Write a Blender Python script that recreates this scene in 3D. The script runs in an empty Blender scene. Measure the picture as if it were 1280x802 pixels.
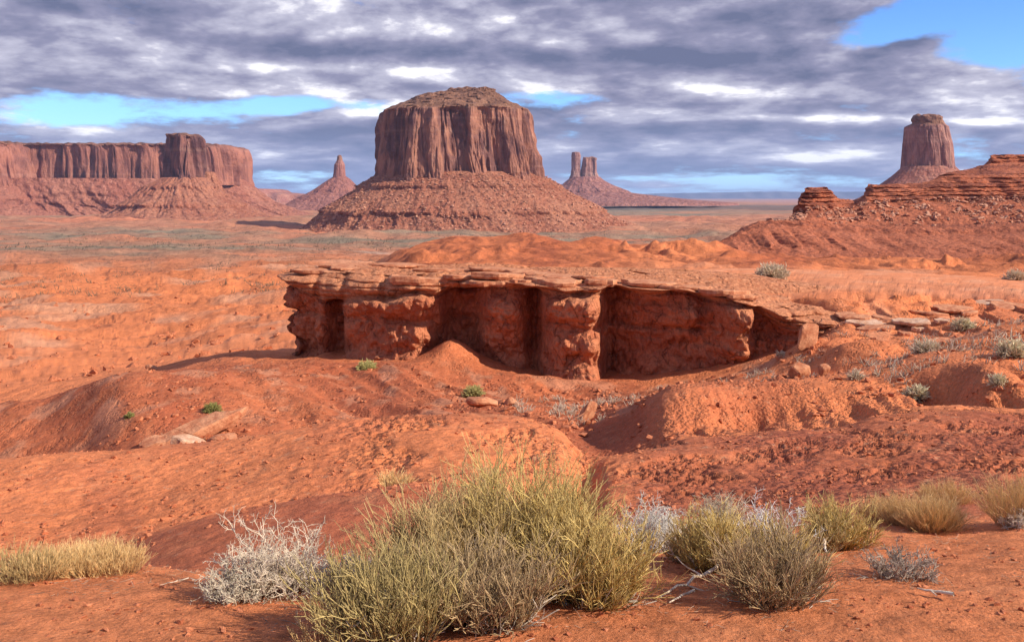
import bpy, bmesh, math, random
import numpy as np
from mathutils import Vector
sc = bpy.context.scene
rad = math.radians
F = 1229.0; HZ = 246.0; CX = 640.0      # focal length in photo pixels, horizon row, centre column

# ------------------------------------------------------------------ camera
cam = bpy.data.cameras.new('camera'); camo = bpy.data.objects.new('camera', cam)
sc.collection.objects.link(camo); sc.camera = camo
cam.sensor_width = 36.0; cam.lens = 36.0 * F / 1280.0
cam.shift_y = -(401.0 - HZ) / 1280.0
cam.clip_start = 0.05; cam.clip_end = 200000
camo.location = (0, 0, 0); camo.rotation_euler = (rad(90), 0, 0)

# ------------------------------------------------------------------ light, view
SUN_EL = 32.0; SUN_OFF = 67.0           # degrees to the right of straight behind the camera
to_sun = Vector((math.sin(rad(SUN_OFF)) * math.cos(rad(SUN_EL)), -math.cos(rad(SUN_OFF)) * math.cos(rad(SUN_EL)), math.sin(rad(SUN_EL))))
sd = bpy.data.lights.new('sun', 'SUN'); so = bpy.data.objects.new('sun', sd); sc.collection.objects.link(so)
sd.energy = 5.0; sd.angle = rad(0.5); sd.color = (1.0, 0.93, 0.82)
so.rotation_euler = (-to_sun).to_track_quat('-Z', 'Y').to_euler(); so.location = (20, -10, 30)
sc.view_settings.view_transform = 'Standard'; sc.view_settings.look = 'None'
sc.view_settings.exposure = 0.4; sc.view_settings.gamma = 1.0
try:
    sc.cycles.max_bounces = 5; sc.cycles.diffuse_bounces = 3; sc.cycles.volume_bounces = 0
    sc.cycles.use_adaptive_sampling = True
except Exception: pass

# ------------------------------------------------------------------ node helper
class NT:
    def __init__(s, tree): s.t = tree; s.t.nodes.clear()
    def n(s, typ, **kw):
        nd = s.t.nodes.new(typ)
        for k, v in kw.items(): setattr(nd, k, v)
        return nd
    def put(s, sock, v):
        if v is None: return
        if isinstance(v, bpy.types.NodeSocket): s.t.links.new(v, sock)
        else: sock.default_value = v
    def m(s, op, a, b=None, c=None, clamp=False):
        nd = s.n('ShaderNodeMath', operation=op, use_clamp=clamp)
        s.put(nd.inputs[0], a); s.put(nd.inputs[1], b); s.put(nd.inputs[2], c)
        return nd.outputs[0]
    def noise(s, vec, scale, detail=4, rough=0.55, dist=0.0, lac=2.0):
        nd = s.n('ShaderNodeTexNoise'); s.put(nd.inputs['Vector'], vec); s.put(nd.inputs['Scale'], scale)
        nd.inputs['Detail'].default_value = detail; nd.inputs['Roughness'].default_value = rough
        nd.inputs['Distortion'].default_value = dist; nd.inputs['Lacunarity'].default_value = lac
        return nd.outputs['Fac']
    def voro(s, vec, scale, feature='F1', out='Distance', rnd=1.0):
        nd = s.n('ShaderNodeTexVoronoi', feature=feature); s.put(nd.inputs['Vector'], vec); s.put(nd.inputs['Scale'], scale)
        nd.inputs['Randomness'].default_value = rnd
        return nd.outputs[out]
    def mapv(s, vec, scale=(1, 1, 1), loc=(0, 0, 0), rot=(0, 0, 0)):
        nd = s.n('ShaderNodeMapping'); s.put(nd.inputs['Vector'], vec)
        nd.inputs['Scale'].default_value = scale; nd.inputs['Location'].default_value = loc; nd.inputs['Rotation'].default_value = rot
        return nd.outputs[0]
    def rng(s, v, a, b, c=0.0, d=1.0, smooth=True):
        nd = s.n('ShaderNodeMapRange', interpolation_type='SMOOTHSTEP' if smooth else 'LINEAR')
        s.put(nd.inputs[0], v); s.put(nd.inputs[1], a); s.put(nd.inputs[2], b); s.put(nd.inputs[3], c); s.put(nd.inputs[4], d)
        return nd.outputs[0]
    def mix(s, f, a, b, mode='MIX'):
        nd = s.n('ShaderNodeMix', data_type='RGBA', blend_type=mode)
        s.put(nd.inputs[0], f)
        for k, v in ((6, a), (7, b)):
            if isinstance(v, tuple) and len(v) == 3: v = (*v, 1)
            s.put(nd.inputs[k], v)
        return nd.outputs[2]
    def grey(s, v):
        nd = s.n('ShaderNodeCombineXYZ')
        for i in range(3): s.put(nd.inputs[i], v)
        return nd.outputs[0]

# ------------------------------------------------------------------ world: physical sky with layered clouds
world = bpy.data.worlds.new("World"); sc.world = world; world.use_nodes = True
w = NT(world.node_tree)
sky = w.n('ShaderNodeTexSky', sky_type='NISHITA'); sky.sun_disc = False
sky.sun_elevation = rad(SUN_EL); sky.sun_rotation = math.atan2(to_sun.x, to_sun.y)
sky.air_density = 1.0; sky.dust_density = 0.4; sky.ozone_density = 2.5; sky.altitude = 1600
tc = w.n('ShaderNodeTexCoord'); sp = w.n('ShaderNodeSeparateXYZ'); w.put(sp.inputs[0], tc.outputs['Generated'])
dx, dy, dz = sp.outputs
zc = w.m('MAXIMUM', dz, 0.0)
hor = w.m('SQRT', w.m('ADD', w.m('MULTIPLY', dx, dx), w.m('MULTIPLY', dy, dy)))
el = w.m('DIVIDE', dz, w.m('MAXIMUM', hor, 0.05))           # tan of elevation
az = w.m('ARCTAN2', dx, dy)                                   # 0 straight ahead, + right
def cloudvec(shift, sx=0.0):                                   # cloud lumps that shrink towards the horizon
    c = w.n('ShaderNodeCombineXYZ'); a_ = w.m('ADD', az, sx)
    w.put(c.inputs[0], w.m('MULTIPLY', w.m('SINE', a_), 4.6)); w.put(c.inputs[1], w.m('MULTIPLY', w.m('COSINE', a_), 4.6))
    w.put(c.inputs[2], w.m('MULTIPLY', w.m('LOGARITHM', w.m('ADD', w.m('ADD', w.m('MAXIMUM', el, 0.0), 0.07), shift), math.e), 2.5))
    return c.outputs[0]
def gauss(pa, pe, sa, se, tilt=0.0):                           # a cloud-field feature centred at azimuth/elevation
    u = w.m('SUBTRACT', az, pa); v = w.m('SUBTRACT', el, pe)
    if tilt: v = w.m('SUBTRACT', v, w.m('MULTIPLY', u, tilt))
    q = w.m('ADD', w.m('POWER', w.m('ABSOLUTE', w.m('DIVIDE', u, sa)), 2.0), w.m('POWER', w.m('ABSOLUTE', w.m('DIVIDE', v, se)), 2.0))
    return w.m('EXPONENT', w.m('MULTIPLY', q, -1.0))
def pa(px): return math.atan((px - CX) / F)
def pe(px, py): return (HZ - py) / math.hypot(F, px - CX)
v0 = cloudvec(0.0); v1 = cloudvec(0.016, 0.012)
n0 = w.noise(w.mapv(v0, (1, 1, 1), (4.3, 1.7, 0)), 1.0, 11, 0.56, 0.15); n1 = w.noise(w.mapv(v1, (1, 1, 1), (4.3, 1.7, 0)), 1.0, 6, 0.54, 0.15)
cov = w.m('ADD', n0, 0.10)
def acc(base, items):
    for (k, px, py, sx, sy, tl) in items:
        base = w.m('ADD', base, w.m('MULTIPLY', gauss(pa(px), pe(px, py), sx / F, sy / F, tl), k))
    return base
# openings (negative) and thicker banks (positive)
cov = acc(cov, [(0.18, 210, 15, 150, 30, 0), (-0.15, 230, 130, 330, 15, 0.02), (-0.20, 450, 132, 130, 18, 0.0), (-0.30, 690, 118, 75, 12, 0), (-0.12, 400, 215, 160, 10, 0), (-0.14, 60, 150, 90, 10, 0), (-0.12, 860, 225, 200, 8, 0), (-0.34, 1190, 12, 120, 34, 0.25), (-0.22, 1255, 62, 75, 28, 0.1),
                (0.26, 350, 75, 520, 36, 0), (0.25, 700, 30, 300, 40, 0.0), (0.22, 1000, 90, 210, 28, 0), (0.13, 760, 190, 420, 42, 0), (0.16, 300, 200, 400, 26, 0),
                (0.28, 1100, 75, 80, 14, 0.35), (0.22, 1000, 12, 120, 16, 0.2), (0.10, 1230, 120, 90, 30, 0)])
lift = w.m('SUBTRACT', n0, n1)
shade = w.m('ADD', w.m('MULTIPLY', lift, 3.0), 0.50)
thick = w.rng(cov, 0.58, 0.95)
shade = w.m('SUBTRACT', shade, w.m('MULTIPLY', thick, 0.12))
fine = w.noise(w.mapv(v0, (3.0, 3.0, 3.4)), 1.0, 8, 0.62)
shade = w.m('ADD', shade, w.m('MULTIPLY', w.m('SUBTRACT', fine, 0.5), 0.30))
puff = w.m('ABSOLUTE', w.m('SUBTRACT', w.noise(w.mapv(v0, (1.9, 1.9, 2.3), (2, 7, 1)), 1.0, 5, 0.5), 0.5))
puff2 = w.m('ABSOLUTE', w.m('SUBTRACT', w.noise(w.mapv(v0, (4.6, 4.6, 5.6), (5, 2, 1)), 1.0, 5, 0.55), 0.5))
shade = w.m('ADD', shade, w.m('MULTIPLY', w.m('SUBTRACT', puff, 0.09), 1.3))
shade = w.m('ADD', shade, w.m('MULTIPLY', w.m('SUBTRACT', puff2, 0.09), 0.7))
alpha = w.rng(w.m('ADD', cov, w.m('MULTIPLY', w.m('SUBTRACT', fine, 0.5), 0.40)), 0.48, 0.62)
shade = acc(shade, [(-0.32, 420, 62, 420, 14, -0.02), (-0.20, 900, 68, 250, 16, 0), (0.38, 560, 32, 260, 20, -0.02), (0.22, 350, 84, 260, 8, 0.0), (0.22, 850, 55, 120, 12, 0),
                    (-0.22, 130, 12, 170, 16, 0), (-0.18, 900, 30, 90, 12, 0.2), (-0.30, 1120, 55, 90, 10, 0.35), (-0.28, 700, 2, 110, 6, 0), (-0.12, 350, 108, 300, 8, 0.0),
                    (0.55, 990, 147, 95, 5, -0.02), (0.55, 1210, 152, 80, 5, -0.06), (0.3, 480, 140, 60, 10, 0.1), (0.22, 760, 135, 80, 12, 0), (0.2, 940, 205, 130, 8, 0.02), (-0.22, 640, 232, 900, 14, 0), (0.22, 1180, 175, 30, 12, 0)])
shade = w.m('MINIMUM', w.m('MAXIMUM', shade, 0.0), 1.15)
cr = w.n('ShaderNodeValToRGB'); w.put(cr.inputs[0], shade)
e_ = cr.color_ramp.elements; e_[0].position = 0.0; e_[0].color = (1.1/10, 1.25/10, 2.1/10, 1); e_[1].position = 0.92; e_[1].color = (9.4/10, 9.2/10, 9.3/10, 1)
a_ = cr.color_ramp.elements.new(0.35); a_.color = (2.1/10, 2.1/10, 3.1/10, 1)
a_ = cr.color_ramp.elements.new(0.65); a_.color = (4.0/10, 3.95/10, 4.9/10, 1)
cl = w.mix(1.0, cr.outputs[0], (10, 10, 10), 'MULTIPLY')
lowb = w.rng(el, 0.0, 0.11, 1.0, 0.0)
cl = w.mix(w.m('MULTIPLY', lowb, 0.5), cl, (2.4, 3.1, 5.2))
skyc = w.mix(1.0, sky.outputs[0], (1.25, 1.6, 2.1), 'MULTIPLY')
skyc = w.mix(0.55, skyc, w.mix(w.rng(el, 0.07, 0.2), (1.1, 3.0, 6.6), (0.3, 1.3, 5.0)))
allc = w.mix(alpha, skyc, cl)
bg = w.n('ShaderNodeBackground'); w.put(bg.inputs[0], allc); bg.inputs[1].default_value = 0.115
wo = w.n('ShaderNodeOutputWorld'); w.t.links.new(bg.outputs[0], wo.inputs[0])

# ------------------------------------------------------------------ numpy noise
_r = np.random.RandomState(7)
PERM = _r.permutation(256).astype(np.int32); PERM = np.concatenate([PERM, PERM, PERM])
_g = _r.normal(size=(256, 3)); GR = (_g / np.linalg.norm(_g, axis=1)[:, None]).astype(np.float32)
_a = _r.rand(256) * 2 * np.pi; GR2 = np.stack([np.cos(_a), np.sin(_a)], 1).astype(np.float32)
def _f(t): return t * t * t * (t * (t * 6 - 15) + 10)
def n2(x, y):
    x, y = np.broadcast_arrays(x, y)
    xi = np.floor(x); yi = np.floor(y); xf = (x - xi).astype(np.float32); yf = (y - yi).astype(np.float32)
    X = xi.astype(np.int64) & 255; Y = yi.astype(np.int64) & 255
    u = _f(xf); v = _f(yf)
    def g(a, b, fx, fy):
        h = PERM[PERM[a & 255] + (b & 255)]; return GR2[h, 0] * fx + GR2[h, 1] * fy
    a = g(X, Y, xf, yf); b = g(X + 1, Y, xf - 1, yf); c = g(X, Y + 1, xf, yf - 1); d = g(X + 1, Y + 1, xf - 1, yf - 1)
    return 1.5 * ((a * (1 - u) + b * u) * (1 - v) + (c * (1 - u) + d * u) * v)
def n3(x, y, z):
    x, y, z = np.broadcast_arrays(x, y, z)
    xi = np.floor(x); yi = np.floor(y); zi = np.floor(z)
    xf = (x - xi).astype(np.float32); yf = (y - yi).astype(np.float32); zf = (z - zi).astype(np.float32)
    X = xi.astype(np.int64) & 255; Y = yi.astype(np.int64) & 255; Z = zi.astype(np.int64) & 255
    u = _f(xf); v = _f(yf); w_ = _f(zf)
    out = 0
    for i in (0, 1):
        for j in (0, 1):
            for k in (0, 1):
                h = PERM[PERM[PERM[(X + i) & 255] + ((Y + j) & 255)] + ((Z + k) & 255)]
                d = GR[h, 0] * (xf - i) + GR[h, 1] * (yf - j) + GR[h, 2] * (zf - k)
                out = out + d * (u if i else 1 - u) * (v if j else 1 - v) * (w_ if k else 1 - w_)
    return out * 1.6
def fbm2(x, y, o=4, g=0.5):
    s = 0; a = 1.0
    for i in range(o): s = s + a * n2(x * 2**i + 17.3 * i, y * 2**i + 9.1 * i); a *= g
    return s
def fbm3(x, y, z, o=4, g=0.5):
    s = 0; a = 1.0
    for i in range(o): s = s + a * n3(x * 2**i + 17.3 * i, y * 2**i + 9.1 * i, z * 2**i + 5.7 * i); a *= g
    return s
def ridg(v): return 1 - np.abs(v) * 2
def sst(x, a, b):
    t = np.clip((x - a) / (b - a), 0, 1); return t * t * (3 - 2 * t)

def pchip(xk, yk, x):
    """monotone cubic; xk,yk (K,C), x (R,C) or 1-D all"""
    h = np.diff(xk, axis=0); d = np.diff(yk, axis=0) / h
    m = np.zeros_like(yk); s = (d[:-1] * d[1:]) > 0
    w1 = 2 * h[1:] + h[:-1]; w2 = h[1:] + 2 * h[:-1]
    with np.errstate(divide='ignore', invalid='ignore'):
        hm = (w1 + w2) / (w1 / d[:-1] + w2 / d[1:])
    m[1:-1] = np.where(s, hm, 0); m[0] = d[0]; m[-1] = d[-1]
    return h, d, m
def pchip1(xk, yk, x):
    xk = np.asarray(xk, float)[:, None]; yk = np.asarray(yk, float)[:, None]
    h, d, m = pchip(xk, yk, None)
    i = np.clip(np.searchsorted(xk[:, 0], x) - 1, 0, len(xk) - 2); xx = np.clip(x, xk[0, 0], xk[-1, 0])
    t = (xx - xk[i, 0]) / h[i, 0]; H = h[i, 0]
    return (2*t**3 - 3*t**2 + 1) * yk[i, 0] + (t**3 - 2*t**2 + t) * H * m[i, 0] + (-2*t**3 + 3*t**2) * yk[i+1, 0] + (t**3 - t**2) * H * m[i+1, 0]

# ------------------------------------------------------------------ object helpers
def tag(o, label=None, cat=None, group=None, kind=None):
    if label: o['label'] = label
    if cat: o['category'] = cat
    if group: o['group'] = group
    if kind: o['kind'] = kind
    return o
def link(o, parent=None):
    sc.collection.objects.link(o)
    if parent is not None: o.parent = parent; o.location = Vector(o.location) - Vector(parent.location)
    return o
def empty(name, loc, label, cat, group=None):
    o = bpy.data.objects.new(name, None); o.location = loc; o.empty_display_size = 0.2
    sc.collection.objects.link(o); return tag(o, label, cat, group)
def np_mesh(name, V, faces, mat, smooth=True, attrs=None, fcount=4):
    """V (N,3); faces (M,fcount) int array"""
    me = bpy.data.meshes.new(name); V = np.asarray(V, np.float32); Fa = np.asarray(faces, np.int32)
    me.vertices.add(len(V)); me.vertices.foreach_set('co', V.ravel())
    M = len(Fa); me.loops.add(M * fcount); me.loops.foreach_set('vertex_index', Fa.ravel())
    me.polygons.add(M); me.polygons.foreach_set('loop_start', np.arange(0, M * fcount, fcount, dtype=np.int32))
    me.update(calc_edges=True)
    me.polygons.foreach_set('use_smooth', np.full(M, smooth))
    for k, a in (attrs or {}).items():
        if a.ndim == 2:
            at = me.attributes.new(k, 'FLOAT_COLOR', 'POINT')
            at.data.foreach_set('color', np.concatenate([a, np.ones((len(a), 1))], 1).astype(np.float32).ravel())
        else:
            at = me.attributes.new(k, 'FLOAT', 'POINT'); at.data.foreach_set('value', a.astype(np.float32).ravel())
    me.materials.append(mat); me.update()
    return me
def grid_faces(R, C, wrap=False):
    i = np.arange(R - 1)[:, None] * C; c = np.arange(C if wrap else C - 1)[None, :]; c2 = (c + 1) % C
    return np.stack([i + c, i + c2, i + C + c2, i + C + c], -1).reshape(-1, 4)
def grid_obj(name, X, Y, Z, mat, loc=(0, 0, 0), parent=None, wrap=False, flip=False, attrs=None):
    R, C = X.shape; V = np.stack([X - loc[0], Y - loc[1], Z - loc[2]], -1).reshape(-1, 3)
    Fc = grid_faces(R, C, wrap)
    if flip: Fc = Fc[:, ::-1]
    me = np_mesh(name, V, Fc, mat, True, {k: a.reshape(-1, 3) if a.ndim == 3 else a.ravel() for k, a in (attrs or {}).items()})
    o = bpy.data.objects.new(name, me); o.location = loc
    return link(o, parent)

# ------------------------------------------------------------------ materials
def principled(nt, col, rough=0.95, bump=None, spec=0.15):
    b = nt.n('ShaderNodeBsdfPrincipled'); nt.put(b.inputs['Base Color'], col); nt.put(b.inputs['Roughness'], rough)
    b.inputs['Specular IOR Level'].default_value = spec
    if bump is not None: nt.put(b.inputs['Normal'], bump)
    o = nt.n('ShaderNodeOutputMaterial'); nt.t.links.new(b.outputs[0], o.inputs[0])
def newmat(name):
    m = bpy.data.materials.new(name); m.use_nodes = True; return m, NT(m.node_tree)
def bumpn(nt, h, dist, strength=1.0, prev=None):
    b = nt.n('ShaderNodeBump'); b.inputs['Distance'].default_value = 1.0
    b.inputs['Strength'].default_value = strength
    nt.put(b.inputs['Height'], nt.m('MULTIPLY', h, dist) if not (isinstance(dist, float) and dist == 1.0) else h)
    if prev is not None: nt.put(b.inputs['Normal'], prev)
    return b.outputs[0]

def mat_ground():
    m, t = newmat('red_sand_ground')
    geo = t.n('ShaderNodeNewGeometry'); P = geo.outputs['Position']
    col = t.n('ShaderNodeAttribute', attribute_name='tint').outputs['Color']
    sc_ = t.n('ShaderNodeAttribute', attribute_name='pix').outputs['Fac']      # local grain size (metres)
    popc = t.n('ShaderNodeAttribute', attribute_name='crumb').outputs['Fac']
    near = t.rng(sc_, 0.0, 0.012, 1.0, 0.0); mid = t.rng(sc_, 0.05, 0.10, 1.0, 0.0); far = t.rng(sc_, 0.2, 0.6)
    a = t.noise(P, 0.35, 9, 0.62); b = t.noise(P, 7.0, 8, 0.68); c = t.noise(P, 0.02, 9, 0.66)
    d = t.noise(P, 60.0, 5, 0.7)
    v = t.m('ADD', t.m('MULTIPLY', t.m('SUBTRACT', a, 0.5), 0.9), 1.0)
    v = t.m('ADD', v, t.m('MULTIPLY', t.m('MULTIPLY', t.m('SUBTRACT', b, 0.5), 1.6), mid))
    v = t.m('ADD', v, t.m('MULTIPLY', t.m('MULTIPLY', t.m('SUBTRACT', c, 0.5), 1.8), far))
    v = t.m('ADD', v, t.m('MULTIPLY', t.m('MULTIPLY', t.m('SUBTRACT', d, 0.5), 1.5), near))
    k = t.mix(1.0, col, t.grey(v), 'MULTIPLY')
    # paler dusty crust and darker red grit
    k = t.mix(t.m('MULTIPLY', t.rng(t.noise(P, 1.3, 8, 0.65), 0.52, 0.72), 0.35), k, (0.60, 0.25, 0.115))
    grit = t.m('MULTIPLY', t.rng(t.noise(P, 24.0, 4, 0.75), 0.60, 0.66), t.m('MULTIPLY', mid, 0.55))
    k = t.mix(grit, k, (0.20, 0.055, 0.03))
    # scree flecks on the middle distance
    fl = t.rng(t.noise(P, 5.0, 3, 0.8), 0.60, 0.66); k = t.mix(t.m('MULTIPLY', fl, t.m('MULTIPLY', t.m('SUBTRACT', 1.0, near), t.m('MULTIPLY', mid, 0.45))), k, (0.55, 0.30, 0.17))
    # bump: crumbs (mudstone clods), grain
    cr1 = t.voro(P, 7.0); cr2 = t.voro(P, 19.0); dn = t.noise(P, 3.0, 9, 0.65)
    h = t.m('ADD', t.m('MULTIPLY', cr1, t.m('MULTIPLY', popc, -0.11)), t.m('MULTIPLY', cr2, t.m('MULTIPLY', t.m('ADD', popc, 0.12), -0.03)))
    h = t.m('ADD', h, t.m('MULTIPLY', dn, 0.13))
    h = t.m('MULTIPLY', h, mid)
    h = t.m('ADD', h, t.m('MULTIPLY', t.m('MULTIPLY', t.noise(P, 45.0, 6, 0.7), near), 0.035))
    h = t.m('ADD', h, t.m('MULTIPLY', t.m('MULTIPLY', t.noise(P, 0.12, 10, 0.68), t.rng(sc_, 0.04, 0.2)), 2.6))
    h = t.m('ADD', h, t.m('MULTIPLY', t.m('MULTIPLY', t.noise(P, 0.01, 10, 0.7), far), 22.0))
    fd = t.noise(P, 140.0, 3, 0.8); k = t.mix(t.m('MULTIPLY', near, t.m('MULTIPLY', t.rng(fd, 0.60, 0.70), 0.5)), k, (0.16, 0.05, 0.03))
    k = t.mix(t.m('MULTIPLY', near, t.m('MULTIPLY', t.rng(fd, 0.40, 0.32), 0.3)), k, (0.70, 0.34, 0.18))
    fm = t.noise(P, 38.0, 3, 0.85); k = t.mix(t.m('MULTIPLY', mid, t.m('MULTIPLY', t.rng(fm, 0.42, 0.34), 0.35)), k, (0.66, 0.32, 0.18))
    principled(t, k, 0.95, bumpn(t, h, 1.0, 0.9), 0.1)
    return m
def mat_ledge():
    m, t = newmat('layered_red_mudstone')
    geo = t.n('ShaderNodeNewGeometry'); P = geo.outputs['Position']
    sepn = t.n('ShaderNodeSeparateXYZ'); t.put(sepn.inputs[0], geo.outputs['Normal']); up = sepn.outputs[2]
    cap = t.n('ShaderNodeAttribute', attribute_name='cap').outputs['Fac']
    a = t.noise(P, 0.5, 9, 0.62); b = t.noise(t.mapv(P, (0.5, 0.5, 5.0)), 1.0, 6, 0.6, 0.6); c = t.noise(P, 4.0, 7, 0.7)
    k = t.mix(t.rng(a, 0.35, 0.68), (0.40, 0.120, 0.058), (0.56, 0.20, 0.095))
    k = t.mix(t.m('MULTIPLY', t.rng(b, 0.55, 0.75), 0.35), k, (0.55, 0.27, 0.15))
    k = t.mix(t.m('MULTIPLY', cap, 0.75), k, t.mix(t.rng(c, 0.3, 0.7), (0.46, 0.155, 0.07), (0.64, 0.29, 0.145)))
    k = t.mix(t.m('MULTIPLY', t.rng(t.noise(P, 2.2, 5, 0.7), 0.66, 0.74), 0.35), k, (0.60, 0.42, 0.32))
    k = t.mix(1.0, k, t.grey(t.m('ADD', t.m('MULTIPLY', t.m('SUBTRACT', c, 0.5), 0.8), 1.0)), 'MULTIPLY')
    wv = t.n('ShaderNodeVectorMath', operation='ADD'); t.put(wv.inputs[0], P); nv = t.n('ShaderNodeTexNoise'); t.put(nv.inputs['Vector'], P); nv.inputs['Scale'].default_value = 1.4; nv.inputs['Detail'].default_value = 4; t.put(wv.inputs[1], nv.outputs['Color'])
    ck = t.voro(t.mapv(wv.outputs[0], (1.0, 1.0, 0.45)), 0.9, 'DISTANCE_TO_EDGE'); ck = t.m('MULTIPLY', t.rng(ck, 0.0, 0.035, 1.0, 0.0), t.rng(t.noise(P, 0.7, 3, 0.6), 0.42, 0.58))
    k = t.mix(t.m('MULTIPLY', ck, 0.55), k, (0.16, 0.05, 0.03))
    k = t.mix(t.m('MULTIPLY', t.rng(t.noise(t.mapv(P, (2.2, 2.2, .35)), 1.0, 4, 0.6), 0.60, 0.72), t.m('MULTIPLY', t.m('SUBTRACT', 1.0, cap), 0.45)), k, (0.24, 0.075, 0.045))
    lump = t.voro(t.mapv(P, (1, 1, 0.55)), 3.0); lump2 = t.voro(P, 8.0)
    h = t.m('MULTIPLY', t.m('ADD', t.m('MULTIPLY', lump, -0.17), t.m('MULTIPLY', lump2, -0.06)), t.m('SUBTRACT', 1.0, t.m('MULTIPLY', cap, 0.8)))
    h = t.m('ADD', h, t.m('MULTIPLY', t.noise(P, 1.5, 9, 0.65), 0.30))
    h = t.m('ADD', h, t.m('MULTIPLY', t.noise(t.mapv(P, (0.4, 0.4, 6.0)), 1.0, 5, 0.6), t.m('MULTIPLY', t.m('ADD', cap, 0.35), 0.22)))
    h = t.m('SUBTRACT', h, t.m('MULTIPLY', ck, 0.10))
    principled(t, k, 0.92, bumpn(t, h, 1.0, 1.0), 0.12)
    return m
def mat_cliff(name, lit, dark, S, pale=(0.55, 0.32, 0.22)):
    """S = metres per photo pixel at that distance"""
    m, t = newmat(name)
    geo = t.n('ShaderNodeNewGeometry'); P = geo.outputs['Position']
    q = 1.0 / S
    a = t.noise(t.mapv(P, (q / 18, q / 18, q / 50)), 1.0, 8, 0.62, 0.8)
    cpm = t.n('ShaderNodeAttribute', attribute_name='capm').outputs['Fac']
    b = t.noise(t.mapv(P, (q / 5, q / 5, q / 50)), 1.0, 5, 0.65)
    c = t.noise(P, q / 20, 8, 0.7); band = t.noise(t.mapv(P, (q / 400, q / 400, q / 7)), 1.0, 3, 0.6)
    k = t.mix(t.rng(a, 0.40, 0.60), dark, lit)
    k = t.mix(t.m('MULTIPLY', t.rng(b, 0.58, 0.76), 0.6), k, pale)
    k = t.mix(t.m('MULTIPLY', t.rng(b, 0.44, 0.30), 0.5), k, tuple(x * 0.55 for x in dark))
    k = t.mix(1.0, k, t.grey(t.m('ADD', t.m('MULTIPLY', t.m('SUBTRACT', c, 0.5), 0.7), 1.0)), 'MULTIPLY')
    k = t.mix(t.m('MULTIPLY', t.rng(band, 0.5, 0.75), 0.25), k, pale)
    k = t.mix(t.m('MULTIPLY', cpm, 0.85), k, t.mix(t.rng(c, 0.4, 0.6), (0.14, 0.068, 0.045), (0.30, 0.15, 0.09)))
    h = t.m('ADD', t.m('MULTIPLY', a, 6.0 * S), t.m('ADD', t.m('MULTIPLY', b, 3.5 * S), t.m('MULTIPLY', t.noise(P, q / 8, 6, 0.7), 3.0 * S)))
    principled(t, k, 0.95, bumpn(t, h, 1.0, 0.9), 0.08)
    return m
def mat_talus(name, base, pale, dark, S, bk=1.0):
    m, t = newmat(name)
    geo = t.n('ShaderNodeNewGeometry'); P = geo.outputs['Position']; q = 1.0 / S
    ba = t.n('ShaderNodeAttribute', attribute_name='band').outputs['Fac']
    a = t.noise(P, q / 40, 8, 0.65); st = t.noise(t.mapv(P, (q / 260, q / 260, q / 5)), 1.0, 4, 0.6, 0.3); sp_ = t.noise(P, q / 3.2, 3, 0.75)
    k = t.mix(t.rng(a, 0.35, 0.65), base, pale)
    k = t.mix(t.m('MULTIPLY', t.rng(st, 0.52, 0.68), 0.4), k, dark)
    k = t.mix(t.m('MULTIPLY', t.rng(sp_, 0.56, 0.68), 0.6), k, tuple(min(0.62, x * 1.5 + .03) for x in pale))
    k = t.mix(t.m('MULTIPLY', t.rng(sp_, 0.44, 0.34), 0.7), k, tuple(x * 0.5 for x in dark))
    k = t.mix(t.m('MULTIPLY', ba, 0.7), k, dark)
    h = t.m('ADD', t.m('MULTIPLY', t.noise(P, q / 10, 7, 0.7), 8.0 * S * bk), t.m('MULTIPLY', t.voro(P, q / 6), -3.0 * S * bk))
    principled(t, k, 0.95, bumpn(t, h, 1.0, 0.9), 0.08)
    return m
def mat_plain(name, col, var=0.3, scale=3.0, bumpd=0.03, rough=0.95, col2=None):
    m, t = newmat(name)
    tcn = t.n('ShaderNodeTexCoord'); P = tcn.outputs['Object']
    a = t.noise(P, scale, 8, 0.66)
    k = t.mix(t.rng(a, 0.35, 0.65), col, col2 or tuple(min(1, x * 1.5) for x in col))
    k = t.mix(1.0, k, t.grey(t.m('ADD', t.m('MULTIPLY', t.m('SUBTRACT', t.noise(P, scale * 5, 5, 0.7), 0.5), var * 3), 1.0)), 'MULTIPLY')
    principled(t, k, rough, bumpn(t, t.noise(P, scale * 1.5, 8, 0.7), bumpd, 0.9), 0.12)
    return m
def mat_stem(name, rough=0.7):
    m, t = newmat(name)
    col = t.n('ShaderNodeAttribute', attribute_name='tint').outputs['Color']
    b = t.n('ShaderNodeBsdfPrincipled'); t.put(b.inputs['Base Color'], col); b.inputs['Roughness'].default_value = rough; b.inputs['Specular IOR Level'].default_value = 0.2
    o = t.n('ShaderNodeOutputMaterial'); t.t.links.new(b.outputs[0], o.inputs[0])
    return m
M_ground = mat_ground(); M_ledge = mat_ledge(); M_stem = mat_stem('twig_and_stem')
M_rock = mat_plain('orange_sandstone_rock', (0.40, 0.135, 0.065), 0.3, 2.0, 0.10, 0.95, (0.60, 0.27, 0.14))
M_rockpale = mat_plain('pale_sandstone_rock', (0.50, 0.25, 0.14), 0.3, 2.0, 0.08, 0.95, (0.66, 0.42, 0.28))
M_wood = mat_plain('bleached_wood', (0.52, 0.38, 0.26), 0.25, 14.0, 0.02, 0.8, (0.78, 0.64, 0.48))

# ------------------------------------------------------------------ THE GROUND: one sheet from the camera's feet to the horizon
PXK = [-900, 0, 100, 160, 300, 380, 450, 560, 640, 700, 735, 760, 850, 900, 1000, 1050, 1120, 1200, 1280, 2200]
def C(Yv, pyv, z=None): return (Yv, pyv, z)
def K(**kw): return kw
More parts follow.
